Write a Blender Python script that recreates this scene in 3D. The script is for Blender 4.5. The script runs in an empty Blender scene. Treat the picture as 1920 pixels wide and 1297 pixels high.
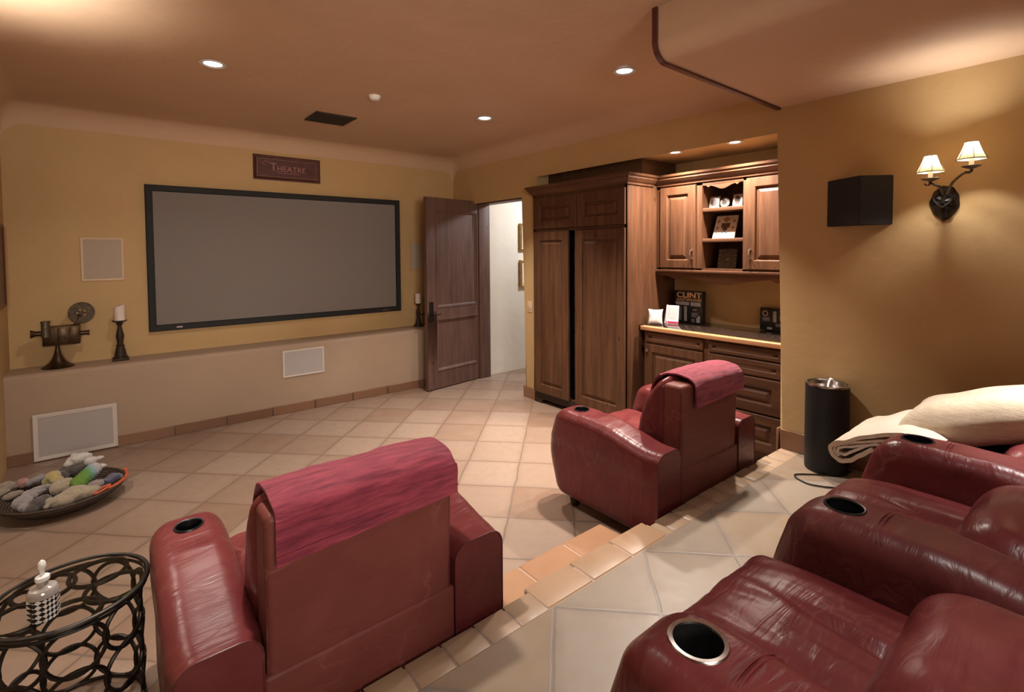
import bpy, bmesh, math, random
from mathutils import Vector, Matrix, noise

random.seed(7)
PI = math.pi
SC = bpy.context.scene
COL = SC.collection

# ------------------------------------------------------------------ camera
H = 1.55
FOC, YAW, PITCH, ROLL, CYP = 933.416, 0.680287, 0.037948, -0.006884, 507.744
Fv = Vector((math.sin(YAW)*math.cos(PITCH), math.cos(YAW)*math.cos(PITCH), -math.sin(PITCH)))
r0 = Vector((math.cos(YAW), -math.sin(YAW), 0)); u0 = r0.cross(Fv)
Rv = math.cos(ROLL)*r0 + math.sin(ROLL)*u0
Uv = -math.sin(ROLL)*r0 + math.cos(ROLL)*u0
cd = bpy.data.cameras.new('camera'); cam = bpy.data.objects.new('camera', cd); COL.objects.link(cam)
cam.matrix_world = Matrix(((Rv.x, Uv.x, -Fv.x, 0), (Rv.y, Uv.y, -Fv.y, 0), (Rv.z, Uv.z, -Fv.z, H), (0, 0, 0, 1)))
cd.sensor_width = 36; cd.sensor_fit = 'HORIZONTAL'; cd.lens = FOC/1920*36
cd.shift_y = -(648.5-CYP)/1920; cd.clip_start = 0.02
SC.camera = cam

# ------------------------------------------------------------------ world, exposure, large lights
w = bpy.data.worlds.new('world'); SC.world = w; w.use_nodes = True
w.node_tree.nodes['Background'].inputs[0].default_value = (1, .85, .7, 1)
w.node_tree.nodes['Background'].inputs[1].default_value = 0.03
SC.view_settings.view_transform = 'Standard'; SC.view_settings.look = 'None'
SC.view_settings.gamma = 1; SC.view_settings.use_curve_mapping = False
SC.view_settings.exposure = 0.25

def light(name, kind, loc, energy, color, target=None, parent=None, **kw):
    d = bpy.data.lights.new(name, kind); d.energy = energy; d.color = color
    for k, v in kw.items(): setattr(d, k, v)
    o = bpy.data.objects.new(name, d); COL.objects.link(o)
    if target is not None:
        o.rotation_euler = (Vector(target)-Vector(loc)).to_track_quat('-Z', 'Y').to_euler()
    if parent: o.parent = parent; loc = Vector(loc)-parent.location
    o.location = loc
    return o
WARM = (1, .90, .80)
# added soft fill behind the camera, standing in for unseen room lights
light('rear_fill_light', 'AREA', (0.2, -1.78, 1.85), 22, (1, .88, .74), (1.3, 4.0, 1.80), shape='RECTANGLE', size=1.6, size_y=1.0, spread=1.25)

# ------------------------------------------------------------------ node helpers
class NT:
    def __init__(s, name):
        s.m = bpy.data.materials.new(name); s.m.use_nodes = True
        s.t = s.m.node_tree; s.b = s.t.nodes['Principled BSDF']
        s.out = s.t.nodes['Material Output']
    def n(s, typ, **kw):
        nd = s.t.nodes.new(typ)
        for k, v in kw.items(): setattr(nd, k, v)
        return nd
    def link(s, a, b): s.t.links.new(a, b)
    def put(s, sock, v):
        if isinstance(v, bpy.types.NodeSocket): s.link(v, sock)
        elif isinstance(v, tuple) and len(v) == 3 and sock.type == 'RGBA': sock.default_value = (*v, 1)
        else: sock.default_value = v
    def math(s, op, a, b=0.0):
        nd = s.n('ShaderNodeMath', operation=op); s.put(nd.inputs[0], a); s.put(nd.inputs[1], b); return nd.outputs[0]
    def mix(s, f, a, b, blend='MIX'):
        nd = s.n('ShaderNodeMix', data_type='RGBA', blend_type=blend)
        s.put(nd.inputs[0], f); s.put(nd.inputs[6], a); s.put(nd.inputs[7], b); return nd.outputs[2]
    def coord(s, scale=(1, 1, 1), rot=(0, 0, 0), loc=(0, 0, 0)):
        tc = s.n('ShaderNodeTexCoord'); mp = s.n('ShaderNodeMapping')
        mp.inputs['Scale'].default_value = scale; mp.inputs['Rotation'].default_value = rot; mp.inputs['Location'].default_value = loc
        s.link(tc.outputs['Object'], mp.inputs[0]); return mp.outputs[0]
    def noise(s, vec, scale, detail=4, rough=.55, dist=0.0):
        nd = s.n('ShaderNodeTexNoise'); s.link(vec, nd.inputs['Vector'])
        nd.inputs['Scale'].default_value = scale; nd.inputs['Detail'].default_value = detail
        nd.inputs['Roughness'].default_value = rough; nd.inputs['Distortion'].default_value = dist
        return nd.outputs['Fac']
    def ramp(s, f, stops):
        nd = s.n('ShaderNodeValToRGB'); cr = nd.color_ramp
        while len(cr.elements) < len(stops): cr.elements.new(.5)
        for e, (p, c) in zip(cr.elements, stops):
            e.position = p; e.color = (*c, 1) if isinstance(c, tuple) else (c, c, c, 1)
        s.link(f, nd.inputs[0]); return nd.outputs[0]
    def bump(s, hgt, strength=.3, dist=.01, prev=None):
        nd = s.n('ShaderNodeBump'); nd.inputs['Strength'].default_value = strength; nd.inputs['Distance'].default_value = dist
        s.link(hgt, nd.inputs['Height'])
        if prev: s.link(prev, nd.inputs['Normal'])
        s.link(nd.outputs[0], s.b.inputs['Normal']); return nd.outputs[0]
    def set(s, **kw):
        for k, v in kw.items(): s.put(s.b.inputs[k.replace('_', ' ')], v)
        return s

def plain(name, c, rough=.5, metal=0.0, var=.12, scale=30, spec=.5):
    t = NT(name); v = t.coord()
    f = t.noise(v, scale)
    t.set(Base_Color=t.ramp(f, [(.3, tuple(x*(1-var) for x in c)), (.7, tuple(min(1, x*(1+var)) for x in c))]), Roughness=rough, Metallic=metal)
    t.b.inputs['Specular IOR Level'].default_value = spec
    return t.m

def plaster(name, a, b, c):
    t = NT(name); v = t.coord()
    f1 = t.noise(v, 1.1, 5, .6, .4); f2 = t.noise(v, 7, 5, .6, .3)
    col = t.mix(f2, t.ramp(f1, [(.3, a), (.55, b), (.75, c)]), b)
    col = t.mix(t.math('MULTIPLY', t.noise(v, 2.3, 3), .25), col, c)
    t.set(Base_Color=col, Roughness=.62)
    t.b.inputs['Specular IOR Level'].default_value = .3
    h = t.math('ADD', t.noise(v, 2.2, 3), t.math('MULTIPLY', t.noise(v, 14, 4), .25))
    t.bump(h, .35, .03)
    return t.m
M = {}
M['plaster'] = plaster('ochre_plaster', (.43, .28, .125), (.51, .34, .16), (.58, .405, .21))
M['ceiling'] = plaster('ceiling_plaster', (.48, .32, .205), (.55, .37, .245), (.60, .42, .285))
M['ledge'] = plaster('light_tinted_ledge_plaster', (.348, .248, .174), (.383, .278, .200), (.418, .309, .226))  # same paint as the walls; its less warm light is put into this colour
M['hallplaster'] = plaster('hall_plaster', (.70, .64, .55), (.74, .69, .60), (.78, .73, .65))

def tiles(name, ou, ov, pitch, cols, grout, rot=True, sx=None, rough=.38, goff=.016):
    """terracotta tiles laid on the diagonal (rot) or as a row along X"""
    t = NT(name); tc = t.n('ShaderNodeTexCoord'); vec = tc.outputs['Object']
    wob = t.n('ShaderNodeTexNoise'); t.link(vec, wob.inputs['Vector']); wob.inputs['Scale'].default_value = 5; wob.inputs['Detail'].default_value = 3
    sep = t.n('ShaderNodeSeparateXYZ'); t.link(vec, sep.inputs[0])
    sw = t.n('ShaderNodeSeparateColor'); t.link(wob.outputs['Color'], sw.inputs[0])
    x = t.math('ADD', sep.outputs[0], t.math('MULTIPLY', t.math('SUBTRACT', sw.outputs[0], .5), .022))
    y = t.math('ADD', sep.outputs[1], t.math('MULTIPLY', t.math('SUBTRACT', sw.outputs[1], .5), .022))
    if rot: u, vv = t.math('ADD', x, y), t.math('SUBTRACT', x, y)
    else: u, vv = x, y
    def cell(s, o, p):
        q = t.math('DIVIDE', t.math('SUBTRACT', s, o), p)
        fl = t.math('FLOOR', q); fr = t.math('SUBTRACT', q, fl)
        return fl, t.math('MULTIPLY', t.math('SUBTRACT', .5, t.math('ABSOLUTE', t.math('SUBTRACT', fr, .5))), p)
    fu, eu = cell(u, ou, pitch)
    if rot:
        fv, ev = cell(vv, ov, pitch); e = t.math('MINIMUM', eu, ev)
    else:
        fv = 0.0; e = eu
    cmb = t.n('ShaderNodeCombineXYZ'); t.put(cmb.inputs[0], fu); t.put(cmb.inputs[1], fv)
    wn = t.n('ShaderNodeTexWhiteNoise', noise_dimensions='2D'); t.link(cmb.outputs[0], wn.inputs['Vector'])
    base = t.ramp(wn.outputs['Value'], [(0, cols[0]), (.35, cols[1]), (.7, cols[2]), (1, cols[3])])
    mot = t.noise(vec, 6, 5, .65, .5)
    base = t.mix(t.math('MULTIPLY', t.ramp(mot, [(.35, 0.0), (.7, 1.0)]), .38), base, cols[2])
    base = t.mix(t.math('MULTIPLY', t.ramp(t.noise(vec, 18, 4), [(.45, 0.0), (.8, 1.0)]), .35), base, cols[0])
    g = t.n('ShaderNodeMapRange'); t.link(e, g.inputs[0]); g.inputs[1].default_value = goff*.45; g.inputs[2].default_value = goff
    g.interpolation_type = 'SMOOTHSTEP'
    soft = t.n('ShaderNodeMapRange'); t.link(e, soft.inputs[0]); soft.inputs[1].default_value = 0; soft.inputs[2].default_value = .06
    base = t.mix(t.math('MULTIPLY', t.math('SUBTRACT', 1.0, soft.outputs[0]), .35), base, cols[3])
    t.set(Base_Color=t.mix(g.outputs[0], grout, base), Roughness=t.math('ADD', t.math('MULTIPLY', t.noise(vec, 9, 3), .3), rough-.15))
    hh = t.math('ADD', t.math('MULTIPLY', g.outputs[0], .22), t.math('MULTIPLY', t.noise(vec, 12, 4), .3))
    t.bump(hh, .25, .010)
    return t.m
TC = [(.246, .154, .107), (.296, .204, .152), (.328, .238, .183), (.226, .134, .088)]
M['floor'] = tiles('terracotta_floor', 5.63, -.47, .541, TC, (.183, .129, .098), goff=.011)
PC = [(.285, .190, .112), (.28, .218, .162), (.295, .25, .208), (.205, .145, .098)]
M['platform'] = tiles('platform_tiles', 3.08, .485, .541, PC, (.205, .172, .148), goff=.012)
M['border'] = tiles('border_tiles', .02, 0, .1335, [(.336, .220, .152), (.352, .248, .168), (.400, .296, .184), (.288, .184, .128)], (.240, .176, .136), rot=False, goff=.006)
M['step'] = tiles('step_tiles', 1.12, 0, .2835, [(.408, .212, .115), (.433, .238, .132), (.451, .264, .153), (.374, .196, .106)], (.45, .32, .24), rot=False, goff=.007)
M['nosing'] = tiles('nosing_tiles', 1.215, 0, .2506, [(.391, .242, .145), (.408, .255, .153), (.425, .281, .178), (.365, .230, .140)], (.45, .33, .25), rot=False, goff=.005)
M['basetile'] = tiles('baseboard_tiles', .395, 0, .39, [(.23, .118, .066), (.25, .13, .074), (.21, .11, .066), (.19, .094, .055)], (.12, .07, .05), rot=False, goff=.008)

def wood(name, dark, mid, lightc, axis='Z', rough=.52, seed=0):
    t = NT(name)
    sc = {'Z': (9, 9, .8), 'Y': (9, .8, 9), 'X': (.8, 9, 9)}[axis]
    v = t.coord(sc, loc=(seed, seed*2.3, seed*.7)); v1 = t.coord(loc=(seed, 0, seed))
    f = t.noise(v, 2.2, 6, .62, .6); f2 = t.noise(v, 14, 3, .6)
    col = t.ramp(f, [(.28, dark), (.5, mid), (.72, lightc)])
    col = t.mix(t.math('MULTIPLY', f2, .35), col, dark)
    vo = t.n('ShaderNodeTexVoronoi'); t.link(t.coord({'Z': (5, 5, 2.2), 'Y': (5, 2.2, 5), 'X': (2.2, 5, 5)}[axis], loc=(seed, 1, 2)), vo.inputs['Vector']); vo.inputs['Scale'].default_value = 1.5
    col = t.mix(t.ramp(vo.outputs['Distance'], [(.03, 1.0), (.09, 0.0)]), col, tuple(x*.35 for x in dark))
    col = t.mix(t.math('MULTIPLY', t.noise(v1, 3, 3), .4), col, mid)
    t.set(Base_Color=col, Roughness=rough)
    t.b.inputs['Specular IOR Level'].default_value = .32
    t.bump(f2, .12, .004)
    return t.m
M['wood'] = wood('alder_wood', (.048, .019, .009), (.100, .042, .019), (.155, .071, .034))
M['wood_h'] = wood('alder_wood_horizontal', (.048, .019, .009), (.100, .042, .019), (.155, .071, .034), 'Y', seed=3)
M['wood_x'] = wood('alder_wood_side', (.070, .031, .015), (.127, .061, .030), (.184, .094, .048), 'X', seed=5)
M['doorwood'] = wood('door_wood', (.070, .036, .028), (.130, .070, .054), (.180, .103, .083), 'Z', seed=8)
M['lightwood'] = wood('counter_edge_wood', (.42, .20, .085), (.52, .26, .12), (.60, .32, .16), 'Y', .25, seed=2)
M['darkwood'] = wood('dark_walnut', (.018, .009, .006), (.032, .017, .011), (.05, .028, .018), 'Z', seed=4)

def leather(name, a, b, c, rough=.30):
    t = NT(name); v = t.coord()
    f = t.noise(v, 4.5, 5, .6, .3)
    col = t.ramp(f, [(.3, a), (.55, b), (.78, c)])
    # pale crease lines and worn bloom
    cre = t.n('ShaderNodeTexVoronoi', feature='DISTANCE_TO_EDGE'); cre.inputs['Scale'].default_value = 5.5
    wv = t.n('ShaderNodeMix', data_type='VECTOR'); wv.inputs[0].default_value = .22
    nz = t.n('ShaderNodeTexNoise'); t.link(v, nz.inputs['Vector']); nz.inputs['Scale'].default_value = 4; nz.inputs['Detail'].default_value = 4
    t.link(v, wv.inputs[4]); t.link(nz.outputs['Color'], wv.inputs[5]); t.link(wv.outputs[1], cre.inputs['Vector'])
    cl = t.ramp(cre.outputs['Distance'], [(.0, 1.0), (.022, 0.0)])
    cl = t.math('MULTIPLY', cl, t.ramp(t.noise(v, 2.7, 2), [(.48, 0.0), (.62, 1.0)]))
    col = t.mix(t.math('MULTIPLY', cl, .25), col, (.34, .13, .10))
    t.set(Base_Color=col, Roughness=t.math('ADD', t.math('MULTIPLY', f, .22), rough-.1))
    t.b.inputs['Specular IOR Level'].default_value = .28
    b1 = t.bump(t.noise(v, 220, 2), .05, .0012)
    b2 = t.bump(t.noise(t.coord((2, 9, 5)), 2.0, 4, .5, 1.2), .35, .012, b1)
    t.bump(cl, -.25, .003, b2)
    return t.m
M['leather'] = leather('oxblood_leather', (.098, .017, .019), (.136, .026, .027), (.174, .044, .043))
M['leather_back'] = leather('oxblood_leather_back', (.130, .032, .026), (.150, .039, .031), (.175, .050, .039), .5)
M['leather_dark'] = leather('worn_dark_leather', (.072, .018, .018), (.106, .024, .024), (.153, .043, .041), .34)

def cloth(name, a, b, sc=(1, 1, 1), big=14, fine=300, rough=.9, sheen=.3, bs=.4):
    t = NT(name); v = t.coord(); v2 = t.coord(sc)
    f = t.noise(v2, big, 5, .65, .3); g = t.noise(v2, fine, 2)
    t.set(Base_Color=t.mix(t.math('MULTIPLY', g, .35), t.ramp(f, [(.32, a), (.68, b)]), a), Roughness=rough)
    t.b.inputs['Sheen Weight'].default_value = sheen
    t.bump(t.math('ADD', f, g), bs, .004)
    return t.m
M['towel'] = cloth('crimson_chenille', (.125, .008, .027), (.36, .050, .080), (1.2, 10, 10), 5, 160, sheen=.12)
M['blanket'] = cloth('cream_fleece', (.70, .60, .47), (.78, .69, .57), big=5, sheen=.4)
M['cushion'] = cloth('cream_chenille_weave', (.52, .40, .26), (.70, .575, .42), (1, 1, 6), 20, 160, bs=.8)
M['screen'] = plain('screen_fabric', (.215, .190, .178), .9, 0, .03, 60, .1)
M['black'] = plain('black_velvet', (.006, .006, .007), .7, 0, .2)
M['blackplastic'] = plain('satin_black', (.008, .008, .009), .35, 0, .2)
M['speakerblack'] = plain('speaker_cloth', (.014, .013, .016), .8, 0, .2, 90)
M['iron'] = plain('dark_iron', (.030, .024, .020), .42, .7, .4, 40)
M['graniron'] = plain('pewter_iron', (.12, .095, .07), .45, .6, .4, 50)
M['bronze'] = plain('aged_bronze', (.060, .035, .018), .38, .75, .4, 25)
M['steel'] = plain('brushed_steel', (.55, .53, .52), .22, 1, .08, 60)
M['whitegrille'] = plain('grille_cloth', (.42, .385, .38), .85, 0, .05, 200)
M['whiteframe'] = plain('white_paint', (.60, .55, .51), .5, 0, .05)
M['tanframe'] = plain('wall_painted_frame', (.60, .43, .28), .5, 0, .05)
M['tangrille'] = plain('wall_painted_grille', (.42, .34, .27), .85, 0, .05, 200)
M['wax'] = plain('candle_wax', (.72, .62, .55), .5, 0, .06, 12)
M['white'] = plain('white_porcelain', (.78, .76, .75), .3, 0, .03)
M['whitepaper'] = plain('white_paper', (.78, .77, .78), .6, 0, .03)
M['gold'] = plain('gilt_frame', (.50, .33, .13), .38, .6, .2)
M['granite'] = plain('dark_granite', (.022, .014, .011), .08, 0, .6, 90)
M['mahogany'] = plain('red_mahogany', (.075, .020, .015), .35, 0, .3)
M['brassknob'] = plain('antique_nickel', (.52, .46, .40), .3, 1, .2)
M['vent'] = plain('bronze_vent', (.030, .020, .013), .5, .3, .3)

def emis(name, col, s):
    t = NT(name); t.set(Base_Color=col, Roughness=.4); t.b.inputs['Emission Color'].default_value = (*col, 1); t.b.inputs['Emission Strength'].default_value = s
    return t.m
M['lens'] = emis('lit_lens', (.80, .88, 1.0), 3.0)
M['nichelens'] = emis('lit_niche_lens', (1.0, .95, .88), 10.0)
M['bulb'] = emis('lit_bulb', (1, .80, .50), 14.0)
t = NT('parchment_shade'); v = t.coord()
t.out_l = t.n('ShaderNodeMixShader'); tr = t.n('ShaderNodeBsdfTranslucent'); df = t.n('ShaderNodeBsdfDiffuse')
tr.inputs[0].default_value = (.20, .145, .08, 1); df.inputs[0].default_value = (.42, .32, .20, 1)
t.out_l.inputs[0].default_value = .5
t.link(tr.outputs[0], t.out_l.inputs[1]); t.link(df.outputs[0], t.out_l.inputs[2]); t.link(t.out_l.outputs[0], t.out.inputs[0])
M['shade'] = t.m
t = NT('clear_glass'); t.set(Base_Color=(.95, .97, .96), Roughness=.02); t.b.inputs['Transmission Weight'].default_value = 1; t.b.inputs['IOR'].default_value = 1.1
M['glass'] = t.m

# ------------------------------------------------------------------ mesh helpers
def origin(o):
    v = Vector((0, 0, 0))
    while o: v += o.location; o = o.parent
    return v
def obj(name, bm, m, parent=None, smooth=True, angle=40):
    me = bpy.data.meshes.new(name)
    bmesh.ops.recalc_face_normals(bm, faces=bm.faces)
    off = origin(parent)
    if parent: bmesh.ops.translate(bm, verts=bm.verts, vec=-off)
    bm.to_mesh(me); bm.free()
    for mm in (m if isinstance(m, (list, tuple)) else [m]): me.materials.append(M[mm] if isinstance(mm, str) else mm)
    o = bpy.data.objects.new(name, me); COL.objects.link(o)
    if parent: o.parent = parent
    if smooth:
        me.polygons.foreach_set('use_smooth', [True]*len(me.polygons))
        me.set_sharp_from_angle(angle=math.radians(angle))
    return o
def tag(o, label, cat, group=None):
    o['label'] = label; o['category'] = cat
    if group: o['group'] = group
    return o
def thing(name, label, cat, loc=(0, 0, 0), group=None):
    o = bpy.data.objects.new(name, None); o.empty_display_size = .1; COL.objects.link(o); o.location = loc
    return tag(o, label, cat, group)
def struct(name, bm, m, parent=None, **kw):
    o = obj(name, bm, m, parent, **kw)
    if not parent: o['kind'] = 'structure'
    return o
def recenter(o):
    """put a single-mesh thing's origin at the middle of its base"""
    vs = [v.co for v in o.data.vertices]
    c = Vector(((min(v.x for v in vs)+max(v.x for v in vs))/2, (min(v.y for v in vs)+max(v.y for v in vs))/2, min(v.z for v in vs)))
    o.data.transform(Matrix.Translation(-c)); o.location = o.location+c
    return o
def copy_tree(o, parent=None):
    c = o.copy(); COL.objects.link(c)
    if parent: c.parent = parent
    for ch in list(o.children): copy_tree(ch, c)
    return c
BM = bmesh.new
def box(bm, a, b, bev=0.0, seg=2):
    a, b = Vector(a), Vector(b)
    c, s = (a+b)/2, b-a
    r = bmesh.ops.create_cube(bm, size=1, matrix=Matrix.Translation(c) @ Matrix.Diagonal((abs(s.x), abs(s.y), abs(s.z), 1)))
    if bev:
        es = list({e for v in r['verts'] for e in v.link_edges})
        bmesh.ops.bevel(bm, geom=es, offset=bev, segments=seg, affect='EDGES', profile=.5)
    return bm
def Bx(a, b, bev=0.0, seg=2): return box(BM(), a, b, bev, seg)
def cyl(bm, p, q, r, r2=None, n=24, caps=True):
    p, q = Vector(p), Vector(q); d = q-p
    mtx = Matrix.Translation((p+q)/2) @ d.to_track_quat('Z', 'Y').to_matrix().to_4x4()
    bmesh.ops.create_cone(bm, cap_ends=caps, segments=n, radius1=r, radius2=r if r2 is None else r2, depth=d.length, matrix=mtx)
    return bm
def lathe(bm, prof, c, n=28, axis=None):
    """prof: (r, z) pairs turned about the vertical through c"""
    c = Vector(c); rows = []
    q = Vector(axis).to_track_quat('Z', 'Y').to_matrix() if axis else Matrix.Identity(3)
    for r, z in prof:
        if r < 1e-5: rows.append([bm.verts.new(c+q @ Vector((0, 0, z)))])
        else: rows.append([bm.verts.new(c+q @ Vector((r*math.cos(2*PI*k/n), r*math.sin(2*PI*k/n), z))) for k in range(n)])
    for A, B in zip(rows, rows[1:]):
        for k in range(n):
            vs = [A[k % len(A)], A[(k+1) % len(A)], B[(k+1) % len(B)], B[k % len(B)]]
            u = []
            for x in vs:
                if x not in u: u.append(x)
            if len(u) > 2:
                try: bm.faces.new(u)
                except ValueError: pass
    return bm
def tube(bm, pts, r, n=10, closed=False, taper=None):
    pts = [Vector(p) for p in pts]; N = len(pts); rows = []; up = None
    for i, p in enumerate(pts):
        if closed: d = pts[(i+1) % N]-pts[i-1]
        else: d = pts[min(i+1, N-1)]-pts[max(i-1, 0)]
        d.normalize()
        if up is None:
            up = d.orthogonal().normalized()
        else:
            up = (up-d*up.dot(d)).normalized()
        s = d.cross(up); rr = r if taper is None else r*taper(i/(N-1))
        rows.append([bm.verts.new(p+(up*math.cos(2*PI*k/n)+s*math.sin(2*PI*k/n))*rr) for k in range(n)])
    for i in range(N if closed else N-1):
        A, B = rows[i], rows[(i+1) % N]
        off = 0
        if closed and i == N-1:
            off = min(range(n), key=lambda o: sum((A[k].co-B[(k+o) % n].co).length for k in range(n)))
        for k in range(n): bm.faces.new((A[k], A[(k+1) % n], B[(k+1+off) % n], B[(k+off) % n]))
    if not closed:
        bm.faces.new(rows[0][::-1]); bm.faces.new(rows[-1])
    return bm
def ring_pts(c, r, ax=(0, 0, 1), n=40, ex=1.0):
    q = Vector(ax).to_track_quat('Z', 'Y').to_matrix()
    return [Vector(c)+q @ Vector((r*math.cos(2*PI*k/n), ex*r*math.sin(2*PI*k/n), 0)) for k in range(n)]
def prism(bm, poly, d0, d1, P):
    """poly of (u,v) extruded between depths d0,d1; P(u,v,d) gives the point"""
    A = [bm.verts.new(P(u, v, d0)) for u, v in poly]; B = [bm.verts.new(P(u, v, d1)) for u, v in poly]
    bm.faces.new(A); bm.faces.new(B[::-1]); n = len(poly)
    for i in range(n): bm.faces.new((A[i], B[i], B[(i+1) % n], A[(i+1) % n]))
    return bm
def nested(bm, rects, P, back=None):
    """loft of nested rectangles (u0,v0,u1,v1,depth) seen from the front: frames, raised panels"""
    rows = [[bm.verts.new(P(u, v, d)) for u, v in ((u0_, v0), (u1, v0), (u1, v1), (u0_, v1))] for u0_, v0, u1, v1, d in rects]
    for A, B in zip(rows, rows[1:]):
        for i in range(4): bm.faces.new((A[i], A[(i+1) % 4], B[(i+1) % 4], B[i]))
    bm.faces.new(rows[-1])
    if back: bm.faces.new(rows[0])
    return bm
def panel_door(bm, u0_, v0, u1, v1, t, P, stile=.06, raise_=True):
    a = stile; L = lambda i, d: (u0_+i, v0+i, u1-i, v1-i, d)
    r = [L(0, 0), L(0, t-.003), L(.003, t), L(a, t), L(a+.005, t-.003), L(a+.010, t-.017), L(a+.020, t-.017)]
    if raise_: r += [L(a+.045, t-.004), L(a+.048, t-.004)]
    return nested(bm, r, P, True)
def rbox(bm, c, s, r, seg=4, flat=6, deform=None):
    """soft rounded block with a fine grid on every face"""
    c = Vector(c); h = [x/2 for x in s]; rr = [min(r, x*.999) for x in h]
    par = []
    for a in range(3):
        e = [h[a]-rr[a]+rr[a]*math.tan(PI/4*k/seg) for k in range(1, seg+1)]
        f = flat[a] if isinstance(flat, (tuple, list)) else flat
        inn = [-(h[a]-rr[a])+2*(h[a]-rr[a])*k/f for k in range(f+1)]
        par.append([-x for x in e[::-1]]+inn+e)
    cache = {}
    def V(p):
        q = Vector([max(-(h[i]-rr[i]), min(h[i]-rr[i], p[i])) for i in range(3)]); d = Vector(p)-q
        if d.length > 1e-9:
            d = Vector([d[i]/rr[i] if rr[i] > 1e-9 else 0 for i in range(3)]).normalized(); d = Vector([d[i]*rr[i] for i in range(3)])
        x = q+d
        k = tuple(round(y, 5) for y in x)
        if k not in cache:
            y = deform(x.copy(), h) if deform else x
            cache[k] = bm.verts.new(c+y)
        return cache[k]
    for a in range(3):
        b_, c_ = (a+1) % 3, (a+2) % 3
        for sg in (-1, 1):
            for i in range(len(par[b_])-1):
                for j in range(len(par[c_])-1):
                    q = []
                    for bi, cj in ((i, j), (i+1, j), (i+1, j+1), (i, j+1)):
                        p = [0, 0, 0]; p[a] = sg*h[a]; p[b_] = par[b_][bi]; p[c_] = par[c_][cj]
                        v_ = V(p)
                        if v_ not in q: q.append(v_)
                    if len(q) > 2:
                        try: bm.faces.new(q)
                        except ValueError: pass
    return bm
def evald(o, mods):
    """apply the modifiers given as (type, dict) and keep the plain mesh"""
    for ty, kw in mods:
        md = o.modifiers.new(ty.lower(), ty)
        for k, v in kw.items(): setattr(md, k, v)
    dg = bpy.context.evaluated_depsgraph_get(); dg.update()
    me = bpy.data.meshes.new_from_object(o.evaluated_get(dg)); o.modifiers.clear()
    old = o.data; o.data = me; me.name = old.name; bpy.data.meshes.remove(old)
    return o
def cut(o, cutters):
    """bore holes: cutters is a bmesh"""
    me = bpy.data.meshes.new('bore'); bmesh.ops.recalc_face_normals(cutters, faces=cutters.faces); cutters.to_mesh(me); cutters.free()
    co = bpy.data.objects.new('bore', me); COL.objects.link(co); co.matrix_world = Matrix.Translation(origin(o))
    # cutter verts are given in world space
    co.matrix_world = Matrix.Identity(4)
    bpy.context.view_layer.update()
    evald(o, [('BOOLEAN', dict(operation='DIFFERENCE', object=co, solver='EXACT'))])
    bpy.data.objects.remove(co); bpy.data.meshes.remove(me)
    o.data.set_sharp_from_angle(angle=math.radians(40))
    return o
def blob(name, ells, m, parent=None, vox=.012, fur=0.0):
    """one continuous soft body grown from overlapping ellipsoids ((centre),(radii),rotz,roty)"""
    bm = BM()
    for e in ells:
        c, r = e[0], e[1]; rz = e[2] if len(e) > 2 else 0; ry = e[3] if len(e) > 3 else 0
        mt = Matrix.Translation(c) @ Matrix.Rotation(rz, 4, 'Z') @ Matrix.Rotation(ry, 4, 'Y') @ Matrix.Diagonal((*r, 1))
        bmesh.ops.create_icosphere(bm, subdivisions=3, radius=1, matrix=mt)
    o = obj(name, bm, m, parent)
    evald(o, [('REMESH', dict(mode='VOXEL', voxel_size=vox, use_smooth_shade=True)), ('SMOOTH', dict(factor=.5, iterations=3))])
    if fur:
        for v in o.data.vertices:
            n_ = (noise.noise(v.co*110)+.6*noise.noise(v.co*45))*fur; v.co += v.normal*n_
    o.data.polygons.foreach_set('use_smooth', [True]*len(o.data.polygons))
    return o
def text(name, s, size, m, parent, loc, ex, ey, depth=.001, align='CENTER', bold=0.0, sx=1.0):
    cu = bpy.data.curves.new(name, 'FONT'); cu.body = s; cu.size = size; cu.extrude = depth; cu.align_x = align; cu.offset = bold
    o = bpy.data.objects.new(name, cu); COL.objects.link(o); bpy.context.view_layer.update()
    me = bpy.data.meshes.new_from_object(o.evaluated_get(bpy.context.evaluated_depsgraph_get()))
    bpy.data.objects.remove(o); bpy.data.curves.remove(cu)
    ex, ey = Vector(ex), Vector(ey); ez = ex.cross(ey)
    mt = Matrix(((*[ex.x, ey.x, ez.x], 0), (ex.y, ey.y, ez.y, 0), (ex.z, ey.z, ez.z, 0), (0, 0, 0, 1)))
    me.transform(mt @ Matrix.Diagonal((sx, 1, 1, 1)))
    me.transform(Matrix.Translation(Vector(loc)-origin(parent)))
    me.materials.clear(); me.materials.append(M[m] if isinstance(m, str) else m)
    o = bpy.data.objects.new(name, me); COL.objects.link(o)
    if parent: o.parent = parent
    return o
def sweep(bm, path, prof):
    """moulding: profile (out, z) mitred along a 2-D open path; out is to the right of travel"""
    n = len(path); P2 = [Vector(p) for p in path]; rows = []
    for i in range(n):
        d1 = (P2[i]-P2[i-1]).normalized() if i else None
        d2 = (P2[i+1]-P2[i]).normalized() if i < n-1 else None
        d1 = d1 or d2; d2 = d2 or d1
        n1 = Vector((d1.y, -d1.x)); n2 = Vector((d2.y, -d2.x)); m_ = (n1+n2).normalized(); k = 1/max(.2, m_.dot(n1))
        rows.append([bm.verts.new((P2[i].x+m_.x*k*o_, P2[i].y+m_.y*k*o_, z)) for o_, z in prof])
    L = len(prof)
    for A, B in zip(rows, rows[1:]):
        for j in range(L): bm.faces.new((A[j], A[(j+1) % L], B[(j+1) % L], B[j]))
    bm.faces.new(rows[0]); bm.faces.new(rows[-1][::-1])
    return bm
def smoothstep(a, b, x):
    x = max(0, min(1, (x-a)/(b-a))); return x*x*(3-2*x)

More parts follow.
